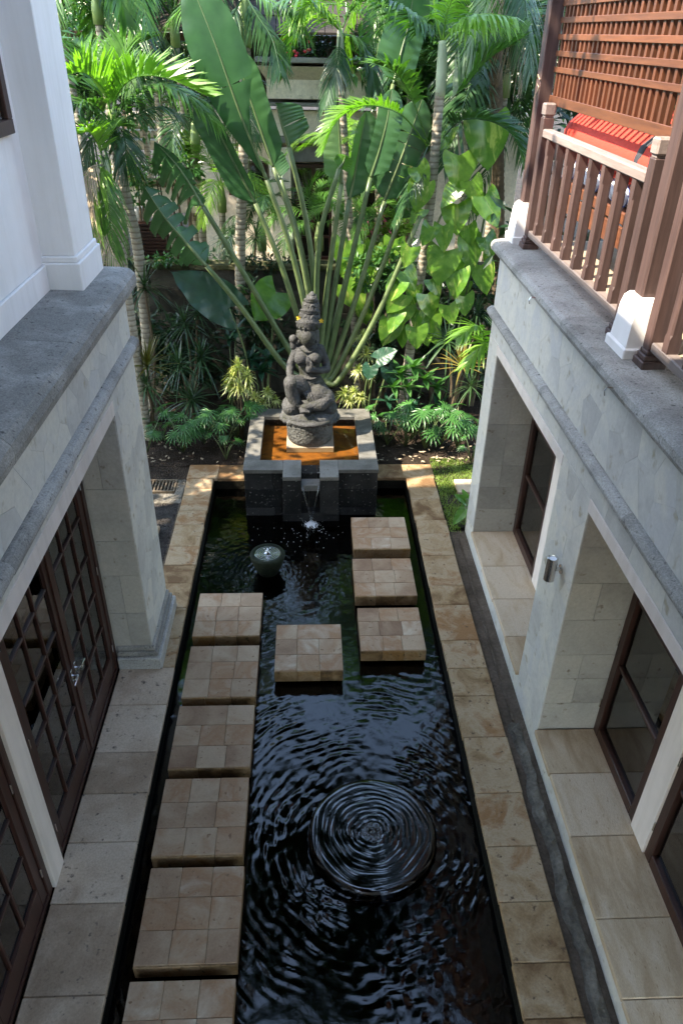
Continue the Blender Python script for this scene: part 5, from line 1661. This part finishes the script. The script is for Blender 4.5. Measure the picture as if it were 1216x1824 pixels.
ifrond(rp, [(762, 260, 12.4), (745, 300, 12.3), (730, 330, 12.2), (700, 400, 12.1)], .3, 'palmdark', 40, 49, vee=0, droop=.4)

# hanging fronds beside the balcony post
hp = ipalm('palm hanging pale fronds beside the balcony corner post', [(900, 640, 13.2), (885, 300, 13.2), (882, 90, 13.2), (890, -60, 13.2)], None, 'shaft', .11, foot=0.0, bark='barkbrown')
ifrond(hp, [(892, -70, 13.2), (925, -40, 12.7), (938, 30, 12.4), (945, 130, 12.2)], .45, 'palmdark', 46, 51, vee=-10, droop=.7)
ifrond(hp, [(892, -70, 13.2), (905, -20, 12.8), (920, 60, 12.5), (930, 150, 12.4)], .4, 'dead', 40, 52, vee=-10, droop=.9, w=.02)
ifrond(hp, [(892, -60, 13.2), (870, -10, 12.9), (855, 40, 12.8), (840, 110, 12.7)], .45, 'palm', 44, 53, vee=0, droop=.6)
ifrond(hp, [(890, -60, 13.2), (930, 40, 13.4), (960, 150, 13.6), (965, 260, 13.8)], .5, 'palmdark', 44, 54, vee=0, droop=.6)

# background palms and trees beyond the wall
BG = [('dark feathery palm behind the leaning palm on the left', 120, 20, 15.5, 'palmdark', 13, 1.15),
      ('palm with pale drooping fronds at the top left corner', 160, -20, 14.4, 'palm', 11, 1.0),
      ('palm crown between the leaning palm and the huge paddle leaf', 320, 30, 16.0, 'palm', 12, 1.1),
      ('dark palm above the pale tan steps', 250, 130, 19.5, 'palmdark', 12, 1.1),
      ('thin palm at the left end of the pale terrace wall', 345, 220, 15.2, 'palmdark', 9, .75),
      ('bright palm with upright fronds right of the planter balcony', 690, 60, 15.0, 'palm', 12, 1.05),
      ('dark palm in the shade behind the climbing vine', 840, 190, 14.6, 'palmdark', 12, 1.0),
      ('bushy palm behind the balcony corner post', 905, 120, 15.2, 'palmdark', 13, 1.1),
      ('small palm with arching fronds in front of the dark house door', 640, 300, 14.4, 'palmlight', 9, .62),
      ('low palm growing in front of the house door between the fan stalks', 640, 400, 14.2, 'palm', 9, .55),
      ('pale palm crown at the top edge above the ringed palm', 740, -30, 15.8, 'palmlight', 11, 1.1),
      ('feathery low palm in front of the pilaster of the house', 555, 400, 14.5, 'palm', 9, .6),
      ('thin low palm growing by the wall between the slim palm and the fan', 470, 400, 14.6, 'palmdark', 8, .55),
      ('pale feathery palm before the terrace wall', 385, 330, 14.9, 'palmlight', 9, .6),
      ('broad palm crown at the top edge left of the paddle leaf', 255, -60, 17, 'palm', 12, 1.2)]
for k, (lab, x, y, Y_, mat, n, sc) in enumerate(BG):
    p = at(x, y, Y_)
    zb = 1.55 if Y_ > 13.7 else 0
    palm(lab, p.x, Y_, zb, max(.3, p.z-zb-.45), n, mat, sc, .075, 200+k, (random.uniform(-.15, .15), 0))
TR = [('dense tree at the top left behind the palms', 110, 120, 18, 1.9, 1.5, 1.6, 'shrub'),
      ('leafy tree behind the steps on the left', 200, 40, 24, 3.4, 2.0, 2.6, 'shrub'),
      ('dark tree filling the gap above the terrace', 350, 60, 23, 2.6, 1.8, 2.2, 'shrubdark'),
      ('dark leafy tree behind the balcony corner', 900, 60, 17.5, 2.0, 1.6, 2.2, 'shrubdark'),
      ('leafy tree right of the planter balcony', 740, 90, 17.0-.9, 1.2, .7, 1.5, 'shrub'),
      ('tall bright tree far behind the left garden', 280, -60, 28, 5, 2.5, 3.2, 'shrublight')]
for k, (lab, x, y, Y_, rx, ry, rz, mat) in enumerate(TR):
    p = at(x, y, Y_)
    t = thing('tree', lab, 'tree', (p.x, Y_, 1.55))
    MB().tube([(0, 0, 0), (.08, 0, (p.z-1.55)*.5), (0, 0, p.z-1.55)], [.16, .12, .06], 8).build('trunk', 'barkbrown', t, world=False, origin=(0, 0, 0))
    f = leafball(2600, rx, ry, rz, .24, 300+k, .3).build('crown', mat, t, world=False, origin=(0, 0, 0), fixn=False)
    f.location = (0, 0, p.z-1.55); stuff(f)
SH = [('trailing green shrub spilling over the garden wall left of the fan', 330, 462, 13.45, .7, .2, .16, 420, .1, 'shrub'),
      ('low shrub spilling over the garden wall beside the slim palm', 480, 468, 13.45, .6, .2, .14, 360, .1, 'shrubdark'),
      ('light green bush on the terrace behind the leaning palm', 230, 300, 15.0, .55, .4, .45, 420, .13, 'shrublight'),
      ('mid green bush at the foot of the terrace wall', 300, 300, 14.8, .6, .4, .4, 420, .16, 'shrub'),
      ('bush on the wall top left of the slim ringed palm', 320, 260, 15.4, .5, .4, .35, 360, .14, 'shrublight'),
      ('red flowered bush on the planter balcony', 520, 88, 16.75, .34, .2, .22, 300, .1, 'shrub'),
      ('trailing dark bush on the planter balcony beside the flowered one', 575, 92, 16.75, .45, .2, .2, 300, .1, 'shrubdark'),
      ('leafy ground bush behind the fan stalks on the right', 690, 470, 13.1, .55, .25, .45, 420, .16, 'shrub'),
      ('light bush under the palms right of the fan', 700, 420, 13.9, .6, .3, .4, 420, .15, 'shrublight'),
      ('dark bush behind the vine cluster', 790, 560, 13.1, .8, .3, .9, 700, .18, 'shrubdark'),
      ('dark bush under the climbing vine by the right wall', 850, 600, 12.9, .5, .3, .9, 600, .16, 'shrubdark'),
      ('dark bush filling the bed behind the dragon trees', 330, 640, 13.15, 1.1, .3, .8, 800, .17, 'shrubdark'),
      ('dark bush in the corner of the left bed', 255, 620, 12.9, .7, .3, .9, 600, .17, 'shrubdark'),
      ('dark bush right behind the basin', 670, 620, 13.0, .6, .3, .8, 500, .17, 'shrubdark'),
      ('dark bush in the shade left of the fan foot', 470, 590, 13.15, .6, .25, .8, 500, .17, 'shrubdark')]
for k, (lab, x, y, Y_, rx, ry, rz, n, size, mat) in enumerate(SH):
    p = at(x, y, Y_)
    base = .02 if Y_ < 13.4 else (p.z-.12 if Y_ < 13.5 else (p.z-rz if y < 100 else min(1.55, p.z-rz)))
    s_ = shrub(lab, p, rx, ry, rz, n, size, mat, 400+k, base=base)
    if 'red flowered' in lab:
        f = MB(); rr = random.Random(5)
        for q in range(16):
            c = p+Vector((rr.uniform(-.34, .34), -.22+rr.uniform(-.06, .06), rr.uniform(-.1, .24)))
            f.lathe([(.003, c.z-.03), (.035, c.z), (.03, c.z+.02), (.003, c.z+.03)], c.x, c.y, 6)
        stuff(f.build('blossoms', 'redflower', s_))

# ---- climbing vine with big variegated leaves on the right
PL = [broad_mb(1, .98, .2, .14, .22, .01, 5, 22, i, ribs=.006, full=.45).mesh('vine_leaf', 'pothos', True) for i in range(3)]
VY = 12.3
vn = thing('climbing_vine', 'climbing vine with big yellow-splashed heart leaves on the right palm trunk', 'vine', (at(745, 700, VY).x, VY+.1, 0))
vw = world_loc(vn)
for pts in ([(720, 740, 12.6), (735, 560, 12.5), (770, 420, 12.4), (830, 300, 12.4)], [(790, 720, 12.6), (830, 520, 12.5), (860, 400, 12.4), (880, 250, 12.4)]):
    MB().tube(catmull([at(*p) for p in pts], 16), .018, 6).build('stem', 'stem', vn, smooth=True)
rg = random.Random(33)
def vleaf(x, y, size, dY=0, rot=None, side=None):
    size *= .86
    """size is the leaf's length in photograph pixels"""
    p = at(x, y, VY+dY)
    L = size/112
    tip = Vector((rg.uniform(-.5, .5) if side is None else side, rg.uniform(-.35, -.05), -1)).normalized()
    nrm = Vector((rg.uniform(-.7, .35), -1, rg.uniform(.2, 1.1)))
    m = face_matrix(tip, nrm)
    inst('leaf', rg.choice(PL), vn, p-vw-tip*L*.45, m, (L*rg.uniform(.78, 1.08), L, L*rg.uniform(.6, 1.6)))
for (x, y, s_, sd) in ((818, 308, 70, .1), (746, 352, 55, -.1), (752, 316, 48, .6), (868, 258, 92, .2), (812, 390, 62, 0), (874, 376, 70, .6), (786, 476, 74, -.2), (838, 456, 70, .2),
                      (812, 506, 62, -.1), (862, 498, 68, .3), (700, 518, 52, -.6), (730, 500, 54, .7), (776, 512, 46, .6), (702, 540, 54, -.7), (736, 528, 42, 0), (765, 545, 58, .3), (716, 562, 48, -.3),
                      (742, 570, 46, -.2), (690, 595, 56, -.4), (716, 600, 52, 0), (770, 582, 52, .3), (742, 602, 50, .1), (757, 596, 54, .2), (775, 600, 46, .5), (700, 575, 50, -.5), (790, 425, 55, .1), (800, 350, 46, -.8),
                      (836, 420, 46, .3), (760, 420, 44, -.4), (726, 458, 44, -.3), (870, 440, 48, .5), (845, 340, 46, .5), (740, 385, 40, -.8), (802, 560, 44, .3), (828, 545, 46, .2)):
    vleaf(x, y, s_, rg.uniform(-.25, 0), None, sd)
for k in range(26):
    x = rg.uniform(700, 885); y = rg.uniform(235, 610)
    if y > 520 and x > 800: continue
    vleaf(x, y, rg.uniform(26, 44), rg.uniform(.15, .5))

# low creeping vine leaves between the fan stalks
v2 = thing('creeping_vine', 'pale green creeping vine on the wall behind the fan stalks', 'vine', (at(640, 460, 13.35).x, 13.35, 0))
vw = world_loc(v2)
MB().tube(catmull([(vw.x, 13.36, 0), (vw.x-.1, 13.36, 1.2), (vw.x+.2, 13.3, 2.3)], 10), .015, 6).build('stem', 'stem', v2)
for (x, y, s_) in ((608, 450, 46), (625, 452, 40), (660, 455, 42), (680, 462, 40), (640, 475, 44), (625, 495, 40), (652, 495, 40), (668, 480, 36), (612, 475, 36), (700, 445, 40), (632, 530, 60), (650, 560, 40)):
    p = at(x, y, 13.2); L = s_/105
    tip = Vector((rg.uniform(-.6, .6), -.2, -1)); m = face_matrix(tip, Vector((rg.uniform(-.4, .4), -1, .5)))
    inst('leaf', rg.choice(PL), v2, p-vw-tip.normalized()*L*.45, m, L)

# ---- elephant ears
def elephant(label_, leaves, foot, mat, W=.74):
    t = thing('elephant_ear', label_, 'plant', foot)
    pw = Vector(foot)
    for k, (stalk, base, tip, nrm, Wd) in enumerate(leaves):
        b0 = at(*base); t0_ = at(*tip)
        L = (t0_-b0).length
        me = broad_mb(1, Wd, .26, .12, .12, .016, 8, 34, k, ribs=.011).mesh('blade', mat, True)
        inst('leaf', me, t, b0-pw, face_matrix(t0_-b0, Vector(nrm)), L)
        MB().tube(catmull([pw, at(*stalk), b0], 8), [.022-.001*i for i in range(9)], 7).build('leaf_stalk', 'stem', t, smooth=True)
p = at(450, 720, 12.0)
elephant('dark glossy elephant ear leaf left of the fan stalks', [((440, 640, 12.1), (408, 548, 12.0), (304, 482, 11.7), (-.15, -1, .75), .62), ], (p.x, 12.0, .02), 'alocdark')
p = at(470, 720, 12.5)
elephant('bright green elephant ear leaf between two fan stalks', [((480, 650, 12.5), (492, 520, 12.45), (452, 572, 12.2), (.1, -1, .35), 1.1)], (p.x, 12.5, .02), 'aloclight')
p = at(655, 740, 12.0)
elephant('small dark heart-leaved plant right of the statue', [((660, 690, 12.0), (672, 640, 12.0), (708, 622, 11.9), (0, -1, .9), .75), ((650, 700, 12), (660, 652, 11.8), (655, 678, 11.7), (-.2, -1, .6), 1.1), ((680, 690, 12), (690, 655, 11.9), (700, 690, 11.8), (.2, -1, .6), .8)], (p.x, 12.0, .02), 'alocdark')
p = at(812, 945, 9.0)
p = Vector((2.13, 8.98, -.03))
elephant('bright leafy seedling at the foot of the right wall corner', [((822, 925, 8.95), (830, 905, 8.95), (804, 936, 8.85), (-.3, -.6, 1), .5), ((822, 915, 8.95), (834, 895, 9.0), (808, 880, 9.0), (-.3, -.6, 1), .5), ((825, 915, 8.95), (832, 888, 9.0), (822, 870, 9.1), (-.3, -.7, 1), .5)], tuple(p), 'aloclight')

# ---- dragon trees with narrow blades
RB = [rosette_mb(46, .62, .030, (-35, 80), .45, i).mesh('leaf_rosette', 'drac', False) for i in range(3)]
RBr = rosette_mb(40, .66, .032, (10, 85), .25, 9).mesh('leaf_rosette', 'dracred', False)
def dragon(label_, heads, foot, group=None, name='dragon_tree'):
    t = thing(name, label_, 'plant', foot, 0, group)
    pw = Vector(foot)
    for k, (x, y, Y_, sc, kind) in enumerate(heads):
        h = at(x, y, Y_)
        MB().tube(catmull([pw+Vector((.04*k-.04, 0, 0)), pw.lerp(h, .5)+Vector((random.uniform(-.08, .08), .03, 0)), h], 8), [.032-.0018*i for i in range(9)], 7).build('stem', 'barkbrown', t, smooth=True)
        me = RBr if kind == 'r' else RB[k % 3]
        inst('leaf_rosette', me, t, h-pw, Euler((random.uniform(-.25, .25), random.uniform(-.25, .25), random.uniform(0, 6))), sc)
    return t
def foot(x, y, Y_):
    return (at(x, y, Y_).x, Y_, .03)
dragon('dragon tree with reddish upright blades beside the left wall', [(262, 655, 11.6, 1.0, 'r'), (262, 690, 11.5, 1.0, '')], foot(272, 790, 11.6))
dragon('tall dragon tree with its head at the garden wall top', [(258, 515, 12.2, 1.0, '')], foot(268, 700, 12.2))
dragon('thin dragon tree in the shade under the elephant ear', [(330, 580, 12.5, .95, ''), (352, 560, 12.7, .8, '')], foot(335, 740, 12.5))
dragon('many headed dragon tree with drooping dark blades', [(322, 655, 11.9, 1.0, ''), (358, 640, 12.0, .95, ''), (342, 715, 11.7, 1.0, '')], foot(345, 780, 11.8))
dragon('dragon tree with pale striped blades next to the right wall', [(822, 655, 11.6, .9, 'r'), (838, 690, 11.4, .7, '')], foot(800, 770, 11.6))
dragon('dark dragon tree under the hanging vine cluster', [(795, 610, 12.2, .95, ''), (850, 560, 12.3, .8, '')], foot(800, 750, 12.2))
dragon('spiky dark plant on the wall top near the slim ringed palm', [(455, 425, 13.75, .8, '')], (at(455, 425, 13.75).x, 13.75, 2.45))
dragon('spiky plant behind the louvred panel', [(412, 425, 14.0, .7, '')], (at(412, 425, 14.0).x, 14.0, 1.55))

# fern-like palm leaf by the right wall
fp = thing('cane_palm', 'young cane palm leaf leaning on the right wall corner', 'palm', foot(865, 760, 11.0))
ifrond(fp, [(872, 760, 11.0), (868, 640, 10.9), (850, 580, 10.7), (815, 600, 10.5)], .42, 'palmlight', 20, 61, vee=5, droop=.25, w=.05, t0=.45)
ifrond(fp, [(872, 760, 11.0), (872, 660, 10.9), (865, 610, 10.8), (830, 650, 10.6)], .40, 'palmlight', 18, 62, vee=5, droop=.3, w=.05, t0=.45)

# ---- variegated rosettes
SB = [rosette_mb(54, .20, .026, (-25, 85), .6, 20+i).mesh('leaf_rosette', 'song', False) for i in range(3)]
def song(label_, heads, ft):
    t = thing('variegated_plant', label_, 'plant', ft)
    pw = Vector(ft)
    for k, (x, y, Y_, sc) in enumerate(heads):
        h = at(x, y, Y_)
        MB().tube([pw, pw.lerp(h, .6)+Vector((.03, .02, 0)), h], [.02, .015, .01], 6).build('stem', 'barkbrown', t, smooth=True)
        inst('leaf_rosette', SB[k % 3], t, h-pw, Euler((random.uniform(-.4, .1), random.uniform(-.3, .3), random.uniform(0, 6))), sc)
song('cream and green variegated bush glowing left of the statue', [(425, 655, 11.5, 1.25), (415, 672, 11.4, 1.1), (440, 672, 11.4, 1.1), (425, 690, 11.3, 1.0), (440, 690, 11.35, .9), (410, 690, 11.45, .9)], foot(430, 770, 11.6))
song('low variegated plants on the basin rim left of the statue', [(455, 708, 11.75, .9), (476, 700, 11.75, .95), (470, 720, 11.7, .8), (492, 714, 11.75, .75), (448, 722, 11.72, .7)], foot(465, 760, 11.75))
song('variegated plant right of the statue behind the basin', [(612, 702, 11.75, 1.0), (630, 700, 11.8, 1.0), (642, 708, 11.75, .9), (622, 715, 11.7, .9)], foot(625, 760, 11.75))
song('taller dull variegated plant behind the right fan stalks', [(645, 600, 12.4, 1.0), (652, 630, 12.3, 1.0), (638, 660, 12.1, .9), (655, 665, 12.2, .9)], foot(645, 720, 12.3))

# ---- schefflera, cordyline
LF = [broad_mb(1, .27, 0, .25, .35, 0, 2, 8, i, full=.8).mesh('leaf', 'shrub', True) for i in range(2)]
LFd = [broad_mb(1, .27, 0, .25, .35, 0, 2, 8, i, full=.8).mesh('leaf', 'alocdark', True) for i in range(2)]
def whorled(label_, heads, ft, meshes, n=12, name='leafy_plant'):
    t = thing(name, label_, 'plant', ft)
    pw = Vector(ft)
    rg = random.Random(int(abs(pw.x)*1000))
    for (x, y, Y_, L) in heads:
        h = at(x, y, Y_)
        MB().tube([pw+Vector((rg.uniform(-.1, .1), 0, 0)), pw.lerp(h, .6)+Vector((rg.uniform(-.05, .05), 0, 0)), h], [.016, .013, .01], 6).build('stem', 'stem', t, smooth=True)
        for k in range(n):
            a = 2.4*k; e = R_(-15+80*k/n)
            d = Vector((math.cos(a)*math.cos(e), math.sin(a)*math.cos(e), math.sin(e)))
            nrm = Vector((-math.cos(a)*math.sin(e), -math.sin(a)*math.sin(e), math.cos(e)))+Vector((0, 0, .2))
            inst('leaf', rg.choice(meshes), t, h-pw, face_matrix(d, nrm), L*rg.uniform(.75, 1.15))
whorled('dark green umbrella-leaved plant left of the statue shoulder', [(465, 660, 12.0, .38), (480, 640, 12.1, .36), (448, 640, 12.2, .34)], foot(470, 740, 12.1), LFd)
whorled('umbrella-leaved plant in the shade under the elephant ear', [(408, 605, 12.3, .30), (420, 590, 12.4, .30)], foot(410, 730, 12.3), LFd, 9)
whorled('green cordyline with broad leaves in front of the vine cluster', [(712, 665, 11.9, .36), (735, 655, 11.8, .36), (755, 675, 11.7, .34), (725, 690, 11.7, .34), (775, 690, 11.8, .32), (700, 690, 11.8, .32)], foot(735, 770, 11.8), LF, 11)
whorled('low dark cordyline between basin and the lobed leaf row', [(690, 715, 11.7, .28), (735, 722, 11.6, .26), (780, 725, 11.7, .26)], foot(735, 765, 11.6), LFd, 9)
PK = [broad_mb(1, .16, 0, .25, .3, 0, 2, 6, i, full=.8).mesh('leaf', 'pinkleaf', True) for i in range(2)]
whorled('pink leaved cordyline behind the fan stalks on the right', [(660, 410, 13.9, .42), (690, 405, 13.9, .36)], (at(668, 410, 13.9).x, 13.9, 1.55), PK, 10, 'pink_cordyline')

# ---- lobed ground plants
def lobed_mb(seed):
    rg = random.Random(seed); b = MB()
    for k in range(11):
        s_ = (k-5)/5
        a = s_*1.9; l = (.62+.38*math.cos(s_*1.5))*rg.uniform(.9, 1.05)
        y0 = .22*(1-abs(s_))
        d = Vector((math.sin(a), math.cos(a), 0)); p = Vector((0, y0, 0)); sd = Vector((d.y, -d.x, 0))
        k0 = len(b.v)
        for u, ww in ((0, .045), (.35, .040), (.7, .046), (1, .010)):
            c = p+d*l*u*.8+UP*(.10*u-.30*u*u)*l
            b.v.append(tuple(c-sd*ww+UP*.03*(u > 0))); b.v.append(tuple(c)); b.v.append(tuple(c+sd*ww+UP*.03*(u > 0)))
        for q_ in range(3):
            b.f.append((k0+q_*3, k0+q_*3+1, k0+q_*3+4, k0+q_*3+3)); b.f.append((k0+q_*3+1, k0+q_*3+2, k0+q_*3+5, k0+q_*3+4))
    return b.mesh('leaf', 'xanadu', True)
XB = [lobed_mb(i) for i in range(3)]
def lobed(label_, x, y, Y_, n, sc, seed):
    p = at(x, y, Y_)
    t = thing('lobed_plant', label_, 'plant', (p.x, Y_, .03), 0, 'lobed leaf plants along the bed')
    rg = random.Random(seed)
    for k in range(n):
        a = 2.4*k+rg.uniform(-.3, .3); h = rg.uniform(.16, .36)*sc*2.2; r = rg.uniform(.1, .26)*sc*1.8
        q = Vector((math.cos(a)*r, math.sin(a)*r*.7, h))
        MB().tube([(0, 0, 0), q*.5+UP*.05, q], [.009, .008, .006], 5).build('leaf_stalk', 'stem', t, smooth=True, world=False, origin=(0, 0, 0))
        d = Vector((math.cos(a), math.sin(a), -.35)); nrm = Vector((math.cos(a)*.3, math.sin(a)*.3-.35, 1))
        inst('leaf', rg.choice(XB), t, q, face_matrix(d, nrm), .26*sc*rg.uniform(.8, 1.2))
for k, (lab, x, y, Y_, n, sc) in enumerate((('lobed plant against the left wall foot, half hidden by it', 262, 800, 11.1, 8, .9), ('small lobed plant on a taller stalk under the reddish dragon tree', 288, 770, 11.5, 5, .8), ('bright lobed plant in the middle of the left bed', 325, 795, 11.1, 12, 1.0),
    ('lobed plant behind the left coping corner', 362, 775, 11.4, 10, .95), ('lobed plant with big leaves left of the basin', 398, 780, 11.25, 12, 1.05), ('lobed plant close against the basin left side', 420, 765, 11.6, 9, .9), ('low lobed seedling at the coping left of the basin', 403, 818, 10.85, 4, .6),
    ('lobed plant against the basin right side', 690, 775, 11.35, 8, .85), ('shaded lobed plant second from the basin on the right', 722, 780, 11.3, 8, .85), ('brightest lobed plant in the middle of the right bed', 758, 775, 11.2, 12, 1.05), ('lobed plant with bright leaves beside the lawn', 785, 770, 11.3, 10, .95), ('lobed plant nearest the right wall', 815, 778, 11.25, 9, .95), ('small lobed plant in the lawn corner by the right wall', 838, 820, 10.75, 5, .6))):
    lobed(lab, x, y, Y_, n, sc, 500+k)
# trees added behind the left villa, out of view, to darken the left bed
for k, (x, y, z, r) in enumerate(((-6.4, 10.0, 5.3, 1.7), (-5.3, 11.6, 5.2, 1.6))):
    t = thing('tree', 'unseen shade tree beyond the left villa, %s' % ('nearer the pond corner' if k == 0 else 'nearer the garden wall'), 'tree', (x, y, -.09))
    MB().tube([(0, 0, 0), (.1, 0, 2.6), (0, .1, z)], [.2, .15, .07], 8).build('trunk', 'barkbrown', t, world=False, origin=(0, 0, 0))
    f = leafball(2600, r, r, r*.8, .26, 700+k, .2).build('crown', 'shrub', t, world=False, origin=(0, 0, 0), fixn=False)
    f.location = (0, 0, z+.09); stuff(f)

# unseen tree added overhead so its dark crown blackens the pond reflection
t = thing('tree', 'unseen overhanging tree added high above the pond to darken its reflections', 'tree', (-4.6, 8.7, -.09))
MB().tube(catmull([(0, 0, 0), (.15, 0, 4), (.3, -.1, 7.6), (2.2, .3, 9.6), (4.6, .9, 10.4)], 18), [.22-.0095*i for i in range(19)], 9).build('trunk', 'barkbrown', t, world=False, origin=(0, 0, 0))
f = leafball(9000, 2.3, 3.2, .8, .34, 811, .05).build('crown', 'shrubdark', t, world=False, origin=(0, 0, 0), fixn=False)
f.location = (5.0, 1.2, 10.6); stuff(f)

b = MB(); rr = random.Random(77)
for k in range(150):
    x = rr.uniform(-2.9, 3.0); y = 10.75+abs(rr.gauss(0, .35))
    if -1.05 < x < 1.06: continue
    a = rr.uniform(0, 6.28); l = rr.uniform(.02, .06); z = -.005+min(.09, (y-10.72)*.09)+.03
    d = Vector((math.cos(a), math.sin(a), rr.uniform(-.2, .3))); s_ = Vector((-d.y, d.x, rr.uniform(-.2, .2)))
    c = Vector((x, y, z))
    b.add([c-d*l, c+s_*l*.4, c+d*l, c-s_*l*.4], [(0, 1, 2), (0, 2, 3)])
stuff(b.build('fallen_leaves', 'dead', None, fixn=False))
# more of the garden beyond the villas' corners
for k, (lab, x, y, z, r, mat) in enumerate((('round tree behind the right villa, nearest its corner', 5.2, 12.6, 4.6, 1.9, 'shrubdark'), ('tall tree behind the right villa beside the house', 7.6, 15.5, 5.6, 2.6, 'shrub'), ('wide tree far behind the right villa', 4.8, 20.5, 5.6, 2.8, 'shrub'),
                                            ('wide tree far behind the left villa', -9.0, 17.5, 5.2, 2.8, 'shrub'), ('dark tree behind the terrace wall end', -7.0, 20.0, 5.6, 2.6, 'shrubdark'))):
    t = thing('tree', lab, 'tree', (x, y, -.09))
    MB().tube([(0, 0, 0), (.1, 0, z*.5), (0, .1, z)], [.2, .15, .07], 8).build('trunk', 'barkbrown', t, world=False, origin=(0, 0, 0))
    f = leafball(2600, r, r, r*.95, .28, 900+k, .2).build('crown', mat, t, world=False, origin=(0, 0, 0), fixn=False)
    f.location = (0, 0, z+.09); stuff(f)
